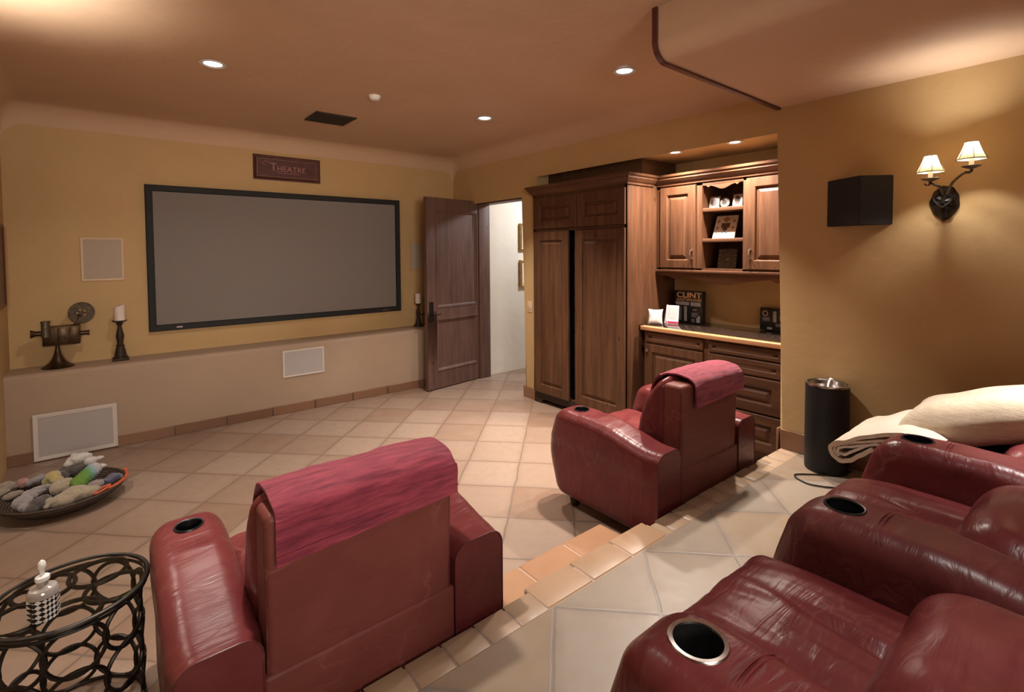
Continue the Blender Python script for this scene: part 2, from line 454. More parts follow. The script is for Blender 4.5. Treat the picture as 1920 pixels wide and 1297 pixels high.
# ------------------------------------------------------------------ the room
XB, YA, XL, ZC, YR = 3.433, 5.42, -.62, 2.72, -1.9
PZ, PY = .24, 1.42           # platform height and front edge
# floors
struct('floor', Bx((XL-.1, 1.2, -.15), (6.2, 6.0, 0)), 'floor', smooth=False)
struct('floor_platform', Bx((XL-.1, YR-.1, -.15), (3.70, 1.30, PZ)), 'platform', smooth=False)
bm = BM()
box(bm, (XL-.1, 1.299, -.1), (1.213, PY-.02, PZ), 0)
box(bm, (1.969, 1.299, -.1), (3.70, PY-.02, PZ), 0)
k = -5
while k < 28:           # bullnose border tiles, each a rounded block
    x0 = .02+.1335*k; k += 1
    if x0+.13 < XL or (x0+.1 > 1.215 and x0 < 1.967) or x0 > 3.43: continue
    box(bm, (x0+.0015, 1.302, PZ-.04), (x0+.1305, PY-.004+random.uniform(-.004, .004), PZ+.001), .004, 2)
struct('trim_1', bm, 'border')
bm = BM(); box(bm, (1.213, 1.30, -.1), (1.969, 1.415, PZ-.002))
for k in range(3): box(bm, (1.215+k*.2506+.002, 1.305, PZ-.035), (1.215+(k+1)*.2506-.002, 1.447, PZ+.0015), .008, 3)
struct('trim_2', bm, 'nosing')
bm = BM(); box(bm, (1.12, 1.41, -.1), (1.972, 1.70, .118))
for k in range(3): box(bm, (1.12+k*.2835+.002, 1.43, .085), (1.12+(k+1)*.2835-.002, 1.712, .122), .012, 4)
struct('trim_3', bm, 'step')

# ceiling with soft coved edges
bm = BM()
def axis(a, b, ra, rb, n):
    A = [a+ra*(1-math.cos(PI/2*k/8)) for k in range(9)] if ra else [a]
    B = [b-rb*(1-math.cos(PI/2*k/8)) for k in range(8, -1, -1)] if rb else [b]
    m_ = [A[-1]+(B[0]-A[-1])*k/n for k in range(1, n)]
    return A+m_+B
RC = .15
xs = axis(XL, XB, RC, RC, 24); ys = axis(YR, YA, 0, RC, 30)
def zc(x, y):
    z = ZC
    for d in (x-XL, XB-x, YA-y):
        if d < RC: z -= RC-math.sqrt(max(0, RC*RC-(RC-d)**2))
    return z+.006*noise.noise((x*.9, y*.9, 3))
g = [[bm.verts.new((x, y, zc(x, y))) for y in ys] for x in xs]
for i in range(len(xs)-1):
    for j in range(len(ys)-1): bm.faces.new((g[i][j], g[i+1][j], g[i+1][j+1], g[i][j+1]))
struct('ceiling', bm, 'ceiling', angle=80)
struct('ceiling_slab', Bx((XL-.3, YR-.3, ZC+.01), (6.3, YA+.3, ZC+.15)), 'ceiling', smooth=False)

# walls
struct('wall_front', Bx((XL-.2, YA, -.1), (XB+.2, YA+.15, 2.8)), 'plaster', smooth=False)
struct('wall_left', Bx((XL-.2, YR-.1, -.1), (XL, YA+.1, 2.8)), 'plaster', smooth=False)
struct('wall_back', Bx((XL-.2, YR-.2, -.1), (XB+.3, YR, 2.8)), 'plaster', smooth=False)
bm = BM()
PX = lambda u, v, d: (d, u, v)
prism(bm, [(YR-.1, -.1), (1.43, -.1), (1.43, 2.352), (3.86, 2.352), (3.86, -.1), (4.035, -.1), (4.035, 2.165), (5.0, 2.165), (5.0, -.1), (YA+.1, -.1), (YA+.1, 2.8), (YR-.1, 2.8)], XB, 3.66, PX)
ed = [e for e in bm.edges if all(abs(v.co.x-XB) < 1e-4 for v in e.verts) and all(1.4 < v.co.y < 5.01 and v.co.z < 2.4 for v in e.verts)]
bmesh.ops.bevel(bm, geom=ed, offset=.035, segments=5, affect='EDGES', profile=.5)
box(bm, (3.66, 1.20, -.1), (4.30, 1.43, 2.8)); box(bm, (3.66, 3.86, -.1), (4.30, 4.035, 2.8))
box(bm, (3.66, 1.43, 2.352), (4.30, 3.86, 2.8)); box(bm, (4.115, 1.43, -.1), (4.30, 3.86, 2.352))
struct('wall_right', bm, 'plaster', angle=50)
# hall beyond the door
bm = BM(); box(bm, (3.655, 5.03, -.1), (6.2, 5.2, 2.8)); box(bm, (6.05, 3.0, -.1), (6.2, 5.1, 2.8)); box(bm, (4.30, 3.0, -.1), (6.2, 3.1, 2.8))
struct('wall_hall', bm, 'hallplaster', smooth=False)

# ledge below the screen: soft plaster bench with a rounded lip
LY, LZ = 5.10, .668
bm = BM(); prism(bm, [(LY, 0)]+[(LY+.035*(1-math.cos(a)), LZ-.035+.035*math.sin(a)) for a in [PI/2*k/6 for k in range(7)]]+[(YA+.01, LZ), (YA+.01, 0)], XL-.01, XB, lambda u, v, d: (d, u, v))
struct('trim_4', bm, 'ledge', angle=50)
# tile baseboards
def base_row(bm, along, a, b, fixed, z0, z1, step, start, th=.012):
    x = start
    while x < b:
        p, q = max(a, x+.002), min(b, x+step-.002)
        if q-p > .02:
            if along == 'x': box(bm, (p, fixed-th, z0), (q, fixed, z1), .003, 1)
            else: box(bm, (fixed-th, p, z0), (fixed, q, z1), .003, 1)
        x += step
    return bm
struct('baseboard_front', base_row(BM(), 'x', XL, XB, LY, 0, .085, .39, .395-.39*3), 'basetile')
bm = base_row(BM(), 'y', YR, 1.43, XB, PZ, PZ+.128, .30, .82-.30*10)
base_row(bm, 'x', XB-.012, XB+.16, 1.442, -.0, PZ+.128, .39, XB-.012)
base_row(bm, 'y', 3.86, 4.047, XB, 0, .118, .4, 3.86); base_row(bm, 'y', 5.0, LY, XB, 0, .118, .4, 5.0); base_row(bm, 'x', XB-.012, XB+.16, 4.047, 0, .118, .4, XB-.012)
struct('baseboard_right', bm, M['basetile'])

# dropped soffit over the platform
bm = BM(); a = .085
SY = 1.46; SX = 2.083; SZ = 2.477
poly = [(SX, 2.78), (SX, SZ+a)]+[(SX+a-a*math.cos(t_), SZ+a-a*math.sin(t_)) for t_ in [PI/2*k/10 for k in range(1, 10)]]+[(SX+a, SZ), (XB+.02, SZ), (XB+.02, 2.78)]
prism(bm, poly, SY, YR, lambda u, v, d: (u, d, v))
fr = [e for e in bm.edges if all(abs(v.co.y-SY) < 1e-4 for v in e.verts)]
bmesh.ops.bevel(bm, geom=fr, offset=.02, segments=4, affect='EDGES', profile=.5)
struct('ceiling_soffit', bm, 'ceiling', angle=50)

bm = BM(); q_ = [Vector(p) for p in poly[:-1]]; ring = []
for i, p in enumerate(q_):
    d_ = (q_[min(i+1, len(q_)-1)]-q_[max(0, i-1)]).normalized(); nn = Vector((d_.y, -d_.x)); nn = nn if nn.dot(Vector((-1, -1))) > 0 or i > 2 and nn.y < 0 else -nn
    ring.append([bm.verts.new((v_.x, y_, v_.y)) for v_, y_ in ((p+nn*.012, SY+.012), (p+nn*.012, SY-.014), (p-nn*.02, SY-.014), (p-nn*.02, SY+.012))])
for A, B in zip(ring, ring[1:]):
    for k in range(4): bm.faces.new((A[k], A[(k+1) % 4], B[(k+1) % 4], B[k]))
struct('trim_5', bm, 'mahogany', angle=50)

# ------------------------------------------------------------------ door
d = bpy.data.objects.new('door_1', None); COL.objects.link(d); d.location = (3.62, 4.98, 0); d['kind'] = 'structure'
bm = BM()
box(bm, (3.50, 4.955, 0), (3.66, 5.0, 2.165), .003); box(bm, (3.50, 4.035, 0), (3.66, 4.075, 2.165), .003); box(bm, (3.50, 4.035, 2.125), (3.66, 5.0, 2.165), .003)
obj('door_frame', bm, 'doorwood', d)
hx, hy = 3.613, 4.988; lx, ly = 2.716, 4.85
dl = math.hypot(lx-hx, ly-hy); eu = Vector((lx-hx, ly-hy, 0))/dl; en = Vector((-eu.y, eu.x, 0))
if en.y > 0: en = -en
DP = lambda u, v, q: Vector((hx, hy, 0))+eu*u+Vector((0, 0, v))+en*q
DT = .044
bm = BM()
prism(bm, [(0, .012), (dl, .012), (dl, 2.165), (0, 2.165)], -DT, -.024, DP)
# stiles and rails with moulded recesses, one skin
def face_with_panels(bm, W, z0, z1, panels, P, d0):
    us = sorted({0, W, *[p[0] for p in panels], *[p[2] for p in panels]}); vs = sorted({z0, z1, *[p[1] for p in panels], *[p[3] for p in panels]})
    for i in range(len(us)-1):
        for j in range(len(vs)-1):
            a_, b_, c_, e_ = us[i], vs[j], us[i+1], vs[j+1]
            if any(p[0] <= a_+1e-6 and p[2] >= c_-1e-6 and p[1] <= b_+1e-6 and p[3] >= e_-1e-6 for p in panels): continue
            prism(bm, [(a_, b_), (c_, b_), (c_, e_), (a_, e_)], d0, 0, P)
    for p in panels:
        L = lambda i, q: (p[0]+i, p[1]+i, p[2]-i, p[3]-i, q)
        nested(bm, [L(0, 0), L(.004, .006), L(.014, .005), L(.018, -.006), L(.034, -.018), L(.036, -.021)], P)
    bmesh.ops.remove_doubles(bm, verts=bm.verts, dist=1e-5)
face_with_panels(bm, dl, .012, 2.165, [(.13, .92, dl-.135, 2.03), (.13, .20, dl-.135, .80)], DP, -.024)
leaf = obj('door_leaf', bm, 'doorwood', d, angle=25)
lk = BM(); prism(lk, [(dl-.085, .77), (dl-.03, .77), (dl-.03, 1.0), (dl-.085, 1.0)], 0, .006, DP)
obj('lock_plate', lk, 'iron', leaf)
hb = BM(); cyl(hb, DP(dl-.057, .86, .005), DP(dl-.057, .86, .05), .010); tube(hb, [DP(dl-.057, .86, .045), DP(dl-.09, .862, .05), DP(dl-.13, .858, .048), DP(dl-.155, .862, .045)], .008)
cyl(hb, DP(dl-.057, .86, -DT), DP(dl-.057, .86, -DT-.05), .010); tube(hb, [DP(dl-.057, .86, -DT-.045), DP(dl-.02, .86, -DT-.05), DP(dl+.02, .86, -DT-.05)], .009)
obj('door_handle', hb, 'iron', leaf)
hb = BM()
for z in (.3, 1.1, 1.9): cyl(hb, DP(.0, z-.05, .004), DP(.0, z+.05, .004), .008)
obj('hinge', hb, 'iron', leaf)
light('hall_light', 'AREA', (4.75, 4.1, 2.55), 28, (.93, .96, 1), (4.5, 5.0, .9), shape='DISK', size=.35)

# pictures in the hall
for nm, z0, z1, lab in (('upper', 1.575, 1.925, 'gilt picture frame in the hall, hung above the other by the doorway'), ('lower', 1.095, 1.445, 'gilt picture frame in the hall, hung below the other by the doorway')):
    t_ = thing('picture_frame', lab, 'picture', (4.36, 5.03, z0), 'gilt pictures in the hall')
    Pq = lambda u, v, q: (u, 5.03-q, v)
    L = lambda i, q: (4.19+i, z0+i, 4.53-i, z1-i, q)
    obj('frame', nested(BM(), [L(0, 0), L(0, .035), L(.012, .045), L(.03, .035), L(.034, .02)], Pq, True), 'gold', t_, smooth=False)
    obj('mat_board', Bx((4.225, 5.004, z0+.035), (4.495, 5.009, z1-.035)), 'whitepaper', t_, smooth=False)
    obj('print', Bx((4.30, 5.0025, z0+.10), (4.42, 5.0045, z1-.10)), 'tangrille', t_, smooth=False)
# light switch
t_ = thing('light_switch', 'tan light switch plate between doorway and armoire', 'switch', (XB, 3.945, .92))
obj('plate', Bx((XB-.006, 3.91, .915), (XB, 3.98, 1.03), .002), 'tanframe', t_)
obj('toggle', Bx((XB-.012, 3.935, .95), (XB-.005, 3.955, .995), .002), 'tanframe', t_)

# ------------------------------------------------------------------ projection screen and the things on the front wall
PF = lambda u, v, q: (u, YA-q, v)
t_ = thing('projection_screen', 'wide grey projection screen in a black frame on the front wall', 'screen', (1.464, YA, .868))
a0, b0, a1, b1 = .257, .868, 2.668, 2.162
L = lambda i, q: (a0+i, b0+i, a1-i, b1-i, q)
fr = BM(); rows = [L(0, 0), L(0, .036), L(.006, .042), L(.050, .038), L(.056, .018)]
vs = [[fr.verts.new(PF(u, v, q)) for u, v in ((A[0], A[1]), (A[2], A[1]), (A[2], A[3]), (A[0], A[3]))] for A in rows for q in (A[4],)]
for A, B in zip(vs, vs[1:]):
    for i in range(4): fr.faces.new((A[i], A[(i+1) % 4], B[(i+1) % 4], B[i]))
obj('frame', fr, 'black', t_, smooth=False)
obj('fabric', Bx((a0+.05, YA-.020, b0+.05), (a1-.05, YA-.012, b1-.05)), 'screen', t_, smooth=False)
obj('badge', Bx((a0+.20, YA-.043, b0+.02), (a0+.245, YA-.039, b0+.033)), 'steel', t_, smooth=False)
obj('badge', Bx((a1-.235, YA-.043, b0+.019), (a1-.150, YA-.039, b0+.031)), 'steel', t_, smooth=False)

def framed_grille(name, label, cat, u0_, v0, u1, v1, y, fm, gm, fw=.028, group=None):
    t_ = thing(name, label, cat, ((u0_+u1)/2, y, v0), group)
    P = lambda u, v, q: (u, y-q, v); L = lambda i, q: (u0_+i, v0+i, u1-i, v1-i, q)
    fr = BM(); rows = [L(0, 0), L(0, .009), L(.003, .012), L(fw, .010), L(fw, .004)]
    vs = [[fr.verts.new(P(u, v, A[4])) for u, v in ((A[0], A[1]), (A[2], A[1]), (A[2], A[3]), (A[0], A[3]))] for A in rows]
    for A, B in zip(vs, vs[1:]):
        for i in range(4): fr.faces.new((A[i], A[(i+1) % 4], B[(i+1) % 4], B[i]))
    obj('frame', fr, fm, t_, smooth=False)
    obj('grille', Bx((u0_+fw-.002, y-.007, v0+fw-.002), (u1-fw+.002, y-.003, v1-fw+.002)), gm, t_, smooth=False)
    return t_
G = 'speakers set into the screen wall'
framed_grille('wall_speaker', 'square in-wall speaker above the old camera, left of the screen', 'speaker', -.181, 1.333, .10, 1.696, YA, 'tanframe', 'tangrille', .016, G)
framed_grille('wall_speaker', 'square in-wall speaker between screen and open door', 'speaker', 2.806, 1.338, 3.09, 1.682, YA, 'plaster', 'tangrille', .012, G)
framed_grille('wall_speaker', 'small centre speaker in the ledge face below the screen', 'speaker', 1.272, .350, 1.664, .610, LY, 'whiteframe', 'whitegrille', .016, G)
framed_grille('wall_speaker', 'large white-framed speaker grille low in the ledge face by the toy basket', 'speaker', -.478, .012, .014, .361, LY-.012, 'whiteframe', 'whitegrille', .028, G)

t_ = thing('theatre_sign', 'small framed dark red theatre sign hung above the projection screen', 'sign', (1.445, YA, 2.285))
u0_, v0, u1, v1 = 1.124, 2.285, 1.766, 2.53
L = lambda i, q: (u0_+i, v0+i, u1-i, v1-i, q)
obj('frame', nested(BM(), [L(0, 0), L(0, .016), L(.010, .022), L(.026, .014), L(.03, .010)], PF, True), 'mahogany', t_, smooth=False)
obj('gilt_border', nested(BM(), [L(.031, .0095), L(.032, .012), L(.040, .012), L(.041, .011)], PF), plain('dull_gilt', (.16, .085, .05), .5), t_, smooth=False)
obj('sign_panel', Bx((u0_+.04, YA-.0125, v0+.04), (u1-.04, YA-.0115, v1-.04)), plain('sign_red', (.085, .026, .024), .6, 0, .3, 12), t_, smooth=False)
sg = plain('sign_lettering', (.36, .15, .13), .6)
cx_ = (u0_+u1)/2
text('lettering', 'T', .115, sg, t_, (cx_-.135, YA-.0135, v0+.095), (1, 0, 0), (0, 0, 1), .001)
text('lettering', 'HEATRE', .078, sg, t_, (cx_+.035, YA-.0135, v0+.095), (1, 0, 0), (0, 0, 1), .001)
bm = BM(); box(bm, (cx_-.10, YA-.0145, v0+.076), (cx_+.11, YA-.0120, v0+.080)); tube(bm, [(cx_-.20+.04*math.cos(a), YA-.0135, v0+.165+.02*math.sin(a)) for a in [PI*.3*k for k in range(6)]], .0025, 6)
obj('flourish', bm, sg, t_)

# ------------------------------------------------------------------ things on the ledge
def candlestick(x, y, z, s, label):
    t_ = thing('candlestick', label, 'candlestick', (x, y, z), 'candlesticks on the ledge')
    b = BM(); box(b, (x-.056*s, y-.056*s, z), (x+.056*s, y+.056*s, z+.018*s), .004); lathe(b, [(0, .018*s), (.052*s, .018*s), (.050*s, .03*s), (.042*s, .036*s), (.040*s, .055*s), (.034*s, .085*s), (.027*s, .112*s), (.0265*s, .118*s), (0, .118*s)], (x, y, z), 20)
    obj('base', b, 'darkwood', t_)
    b = lathe(BM(), [(0, .118*s), (.027*s, .118*s), (.030*s, .124*s), (.022*s, .132*s), (.021*s, .15*s), (.026*s, .185*s), (.028*s, .205*s), (.021*s, .24*s), (.015*s, .27*s), (.013*s, .285*s), (.020*s, .30*s), (.024*s, .318*s), (0, .318*s)], (x, y, z), 20)
    obj('stem', b, 'darkwood', t_)
    obj('drip_plate', lathe(BM(), [(0, .316*s), (.024*s, .316*s), (.050*s, .328*s), (.050*s, .334*s), (0, .334*s)], (x, y, z), 24), 'iron', t_)
    return t_
def candle(x, y, z, r, h, label, slope):
    t_ = thing('pillar_candle', label, 'candle', (x, y, z), 'pillar candles')
    b = lathe(BM(), [(0, 0), (r, 0), (r, h-.004), (r-.004, h), (r*.7, h-.003), (0, h-.008)], (x, y, z), 28)
    for v in b.verts:
        if v.co.z > z+h*.7: v.co.z += slope*(v.co.x-x)/r
    obj('wax', b, 'wax', t_); obj('wick', cyl(BM(), (x, y, z+h-.010), (x+.002, y, z+h+.008), .0014, n=6), 'black', t_)
candlestick(.053, 5.29, LZ, 1.0, 'dark turned candlestick beside the old camera on the ledge')
candle(.056, 5.29, LZ+.334, .038, .122, 'white pillar candle with a slanted top by the old camera', .012)
candlestick(2.86, 5.32, LZ, .83, 'dark turned candlestick next to the open door')
candle(2.86, 5.32, LZ+.277, .037, .118, 'cream pillar candle by the open door', 0)

# antique film camera on a trumpet stand
cx, cy = -.335, 5.28
t_ = thing('film_camera', 'antique bronze film camera ornament with a reel on the ledge', 'ornament', (cx, cy, LZ))
obj('stand', lathe(BM(), [(0, 0), (.098, 0), (.100, .006), (.085, .016), (.055, .038), (.033, .075), (.020, .115), (.013, .155), (.012, .18), (0, .18)], (cx, cy, LZ), 32), 'bronze', t_)
b = Bx((cx-.082, cy-.055, LZ+.178), (cx+.14, cy+.055, LZ+.325), .006)
for q in (.01, .075): box(b, (cx+q-.005, cy-.058, LZ+.19), (cx+q+.055, cy-.054, LZ+.315), .002)
obj('body', b, 'bronze', t_)
b = cyl(BM(), (cx-.06, cy-.062, LZ+.25), (cx-.06, cy-.062, LZ+.37), .026); cyl(b, (cx-.06, cy-.062, LZ+.362), (cx-.06, cy-.062, LZ+.374), .029)
obj('viewfinder', b, 'graniron', t_)
b = cyl(BM(), (cx-.08, cy, LZ+.275), (cx-.125, cy, LZ+.275), .020); cyl(b, (cx-.125, cy, LZ+.275), (cx-.15, cy, LZ+.275), .022, .032)
obj('lens', b, 'bronze', t_)
b = cyl(BM(), (cx+.14, cy, LZ+.255), (cx+.19, cy, LZ+.255), .017); cyl(b, (cx+.185, cy, LZ+.255), (cx+.195, cy, LZ+.255), .021)
obj('eyepiece', b, 'bronze', t_)
rc = Vector((cx+.150, cy, LZ+.418)); ra = Vector((-.25, -1, .15)).normalized()
b = tube(BM(), [(cx+.105, cy, LZ+.32), (cx+.125, cy, LZ+.36), tuple(rc)], .010); obj('reel_arm', b, 'bronze', t_)
b = BM(); tube(b, ring_pts(rc, .078, ra, 36), .008, 8, True); lathe(b, [(.035, -.006), (.076, -.006), (.076, .006), (.035, .006), (.035, -.006)], rc, 36, ra); cyl(b, rc-ra*.014, rc+ra*.014, .016)
q = ra.to_track_quat('Z', 'Y').to_matrix()
for k in range(5): e = q @ Vector((math.cos(k*1.2566), math.sin(k*1.2566), 0)); cyl(b, rc+e*.014, rc+e*.038, .007, n=8)
obj('film_reel', b, 'graniron', t_)

# ------------------------------------------------------------------ armoire
AX, AY0, AY1 = 3.40, 2.655, 3.845
PR = lambda X: (lambda u, v, q: (X-q, u, v))        # faces the room from the right wall: u along Y, v up
t_ = thing('armoire', 'tall knotty wood armoire with paired doors left slightly apart', 'armoire', (AX+.35, (AY0+AY1)/2, 0))
b = BM()
box(b, (AX, AY0, .10), (4.10, AY0+.022, 2.13)); box(b, (AX, AY1-.022, .10), (4.10, AY1, 2.13))
box(b, (4.08, AY0, .10), (4.10, AY1, 2.13)); box(b, (AX+.02, AY0+.01, .10), (4.09, AY1-.01, .125)); box(b, (AX+.02, AY0+.01, 1.752), (4.09, AY1-.01, 1.775)); box(b, (AX+.01, AY0+.01, 2.11), (4.09, AY1-.01, 2.13))
box(b, (AX, AY0, .115), (AX+.02, AY0+.012, 2.12)); box(b, (AX, AY1-.025, .115), (AX+.02, AY1, 2.12)); box(b, (AX, AY0, 2.09), (AX+.02, AY1, 2.13)); box(b, (AX, AY0, 1.752), (AX+.012, AY1, 1.776))
obj('carcass', b, 'wood', t_, smooth=False)
cr_prof = [(0, 2.115), (.012, 2.115), (.014, 2.132), (.030, 2.142), (.040, 2.160), (.046, 2.165), (.046, 2.178), (.060, 2.188), (.064, 2.206), (0, 2.206)]
b = BM(); sweep(b, [(3.43, AY1), (AX, AY1), (AX, AY0), (3.82-.064, AY0)], cr_prof)
box(b, (AX+.005, AY0+.005, 2.19), (4.10, AY1, 2.205))
obj('crown_moulding', b, 'wood_h', t_, angle=30)
b = BM(); prism(b, [(AY0, 0), (AY0+.10, 0), (AY0+.13, .045), (AY1-.13, .045), (AY1-.10, 0), (AY1, 0), (AY1, .115), (AY0, .115)], -.03, -.004, PR(AX))
box(b, (AX+.03, AY0+.005, 0), (4.09, AY0+.025, .11)); box(b, (AX+.03, AY1-.025, 0), (4.09, AY1-.005, .11))
obj('plinth', b, 'darkwood', t_, smooth=False)
for u0_, u1, z0, z1, lab in ((AY0+.012, 3.225, 1.78, 2.088, None), (3.232, AY1-.026, 1.78, 2.088, None), (AY0+.012, 3.245, .118, 1.748, None), (3.332, AY1-.026, .118, 1.748, None)):
    dm = panel_door(BM(), u0_, z0, u1, z1, .022, PR(AX+.002), .082, True)
    obj('door', dm, 'wood', t_, smooth=False)
# electronics in the dark gap
t_ = thing('equipment_rack', 'black equipment rack glimpsed in the gap between armoire doors', 'electronics', (3.70, 3.29, .126))
b = Bx((3.46, 3.02, .127), (3.95, 3.56, 1.70), .004); obj('cabinet', b, 'black', t_)
for z, h_ in ((.25, .30), (.62, .14), (.80, .16), (1.0, .12), (1.16, .18), (1.40, .16)):
    obj('component', Bx((3.445, 3.05, z), (3.462, 3.53, z+h_), .003), 'blackplastic', t_)
obj('indicator', Bx((3.441, 3.285, 1.055), (3.446, 3.291, 1.075)), 'steel', t_, smooth=False)
# box standing behind the crown
t_ = thing('wooden_box', 'plain wooden box standing on top of the armoire', 'box', (3.85, 3.25, 2.206))
b = Bx((3.60, AY0, 2.207), (4.113, AY1-.03, 2.351), .002); obj('case', b, 'wood_x', t_)

# ------------------------------------------------------------------ wall cabinet
UX, UY0, UY1 = 3.82, 1.432, 2.648
t_ = thing('wall_cabinet', 'wooden wall cabinet with two doors and open shelves in the niche', 'cabinet', (3.97, 2.04, 1.38))
b = BM()
for y in (UY0, 1.862, 2.222, UY1-.018): box(b, (UX+.02, y, 1.385), (4.112, y+.018, 2.13))
box(b, (4.10, UY0, 1.385), (4.112, UY1, 2.13)); box(b, (UX+.02, UY0, 1.385), (4.11, UY1, 1.402)); box(b, (UX+.02, UY0, 2.112), (4.11, UY1, 2.13))
for y0, y1 in ((UY0, 1.452), (1.843, 1.876), (2.218, 2.272), (2.608, UY1)): box(b, (UX, y0, 1.385), (UX+.022, y1, 2.13))
box(b, (UX, UY0, 2.09), (UX+.022, UY1, 2.13)); box(b, (UX, UY0, 1.385), (UX+.022, UY1, 1.402))
obj('carcass', b, 'wood', t_, smooth=False)
for z in (1.868, 1.618): obj('shelf', Bx((UX+.004, 1.879, z), (4.10, 2.223, z+.031), .004), 'wood_h', t_)
for u0_, u1, hy_ in ((1.452, 1.846, 1.810), (2.270, 2.610, 2.300)):
    dm = panel_door(BM(), u0_, 1.404, u1, 2.098, .020, PR(UX), .065, True)
    do = obj('door', dm, 'wood', t_, smooth=False)
    hb = BM(); tube(hb, [(UX-.020, hy_, 1.485), (UX-.042, hy_, 1.490), (UX-.050, hy_, 1.52), (UX-.042, hy_, 1.548), (UX-.020, hy_, 1.553)], .006, 8); lathe(hb, [(0, 0), (.010, 0), (.008, .012), (0, .014)], (UX-.020, hy_, 1.485), 12, (-1, 0, 0)); lathe(hb, [(0, 0), (.010, 0), (.008, .012), (0, .014)], (UX-.020, hy_, 1.553), 12, (-1, 0, 0))
    obj('handle', hb, 'brassknob', do)
def scallop(y0, y1, top, f, n=60): return [(y0, top)]+[(y0+(y1-y0)*k/n, f(k/n)) for k in range(n+1)]+[(y1, top)]
def vshape(lo, ear, hi):
    def f(s):
        e = abs(s-.5)*2
        if e < .62: return lo+(hi-lo)*(.5-.5*math.cos(PI*e/.62))
        if e < .70: return hi-(hi-ear)*math.sin(PI*(e-.62)/.08*.5)
        return ear+(hi+.006-ear)*(.5-.5*math.cos(PI*min(1, (e-.70)/.14)))
    return f
b = BM(); prism(b, scallop(1.876, 2.218, 2.115, vshape(2.046, 2.068, 2.078)), -.018, -.002, PR(UX)); obj('shelf_valance', b, 'wood_h', t_, smooth=False)
b = BM(); prism(b, scallop(UY0, UY1, 1.365, vshape(1.276, 1.305, 1.325)), -.020, -.002, PR(UX)); obj('bottom_valance', b, 'wood_h', t_, smooth=False)
obj('light_rail', Bx((UX-.028, UY0, 1.362), (UX+.02, UY1, 1.387), .006), 'wood_h', t_)
b = BM(); sweep(b, [(UX, UY1+.006), (UX, UY0)], cr_prof); box(b, (UX+.003, UY0, 2.195), (4.112, UY1, 2.205)); obj('crown_moulding', b, 'wood_h', t_, angle=30)

# ------------------------------------------------------------------ base cabinet and counter
CX, CY0, CY1 = 3.548, 1.434, 2.585
t_ = thing('base_cabinet', 'low wooden cabinet with drawers and door below the counter', 'cabinet', (3.83, 2.0, 0))
b = BM(); box(b, (CX, CY0, .09), (4.11, CY1, .872)); box(b, (CX+.06, CY0, 0), (4.11, CY1, .09))
obj('carcass', b, 'wood', t_, smooth=False)
def drawer(u0_, z0, u1, z1, st, knob=True, nm='drawer'):
    o = obj(nm, panel_door(BM(), u0_, z0, u1, z1, .02, PR(CX), st, True), 'wood_h' if nm == 'drawer' else 'wood', t_, smooth=False)
    if knob:
        ky, kz = ((u0_+u1)/2, (z0+z1)/2) if nm == 'drawer' else (u1-.028, z1-.05)
        obj('knob', lathe(BM(), [(0, 0), (.006, 0), (.006, .010), (.013, .016), (.012, .024), (0, .028)], (CX-.016, ky, kz), 14, (-1, 0, 0)), 'brassknob', o)
drawer(2.035, .785, 2.565, .862, .022, False); drawer(1.455, .785, 1.99, .862, .022, False)
drawer(2.035, .13, 2.565, .765, .062, True, 'door')
drawer(1.455, .665, 1.99, .770, .035, False); drawer(1.455, .405, 1.99, .650, .062, False); drawer(1.455, .13, 1.99, .390, .062, False)
t_ = thing('countertop', 'dark polished stone countertop with a pale wood front edge', 'countertop', (3.83, 2.0, .873))
obj('slab', Bx((3.562, CY0, .874), (4.112, 2.652, .914), .003), 'granite', t_)
obj('front_edge', Bx((3.505, CY0, .880), (3.566, 2.60, .9155), .006, 3), 'lightwood', t_)

# things on the counter
def pouch(c, s, rotz=0, tilt=0, basis=None):
    """soft square cushion with pointed corners, standing in its own u,v plane"""
    W, Hh, D = s; n = 22; bm = BM(); q = basis or Matrix.Rotation(rotz, 3, 'Z') @ Matrix.Rotation(tilt, 3, 'X')
    G = []
    for sd in (1, -1):
        g = []
        for i in range(n+1):
            row = []
            for j in range(n+1):
                a, b_ = 2*i/n-1, 2*j/n-1
                pin = 1-.10*(1-a*a)*abs(b_)**3; pin2 = 1-.10*(1-b_*b_)*abs(a)**3
                f = max(0, (1-a**4)*(1-b_**4))**.55
                th = D/2*f*(1+.12*noise.noise((a*1.7, b_*1.7, sd*3)))
                p = Vector((a*W/2*pin2, sd*th, b_*Hh/2*pin))
                row.append(bm.verts.new(Vector(c)+q @ p))
            g.append(row)
        G.append(g)
        for i in range(n):
            for j in range(n): bm.faces.new((g[i][j], g[i+1][j], g[i+1][j+1], g[i][j+1]))
    bmesh.ops.remove_doubles(bm, verts=bm.verts, dist=1e-4)
    return bm
o = obj('small_cushion', pouch((3.66, 2.555, .982), (.125, .135, .05), math.radians(-62), math.radians(-10)), cloth('satin_white', (.62, .55, .52), (.72, .66, .64), big=6, bs=.2, sheen=.2))
recenter(o); tag(o, 'tiny white satin cushion leaning at the armoire side of the counter', 'cushion')
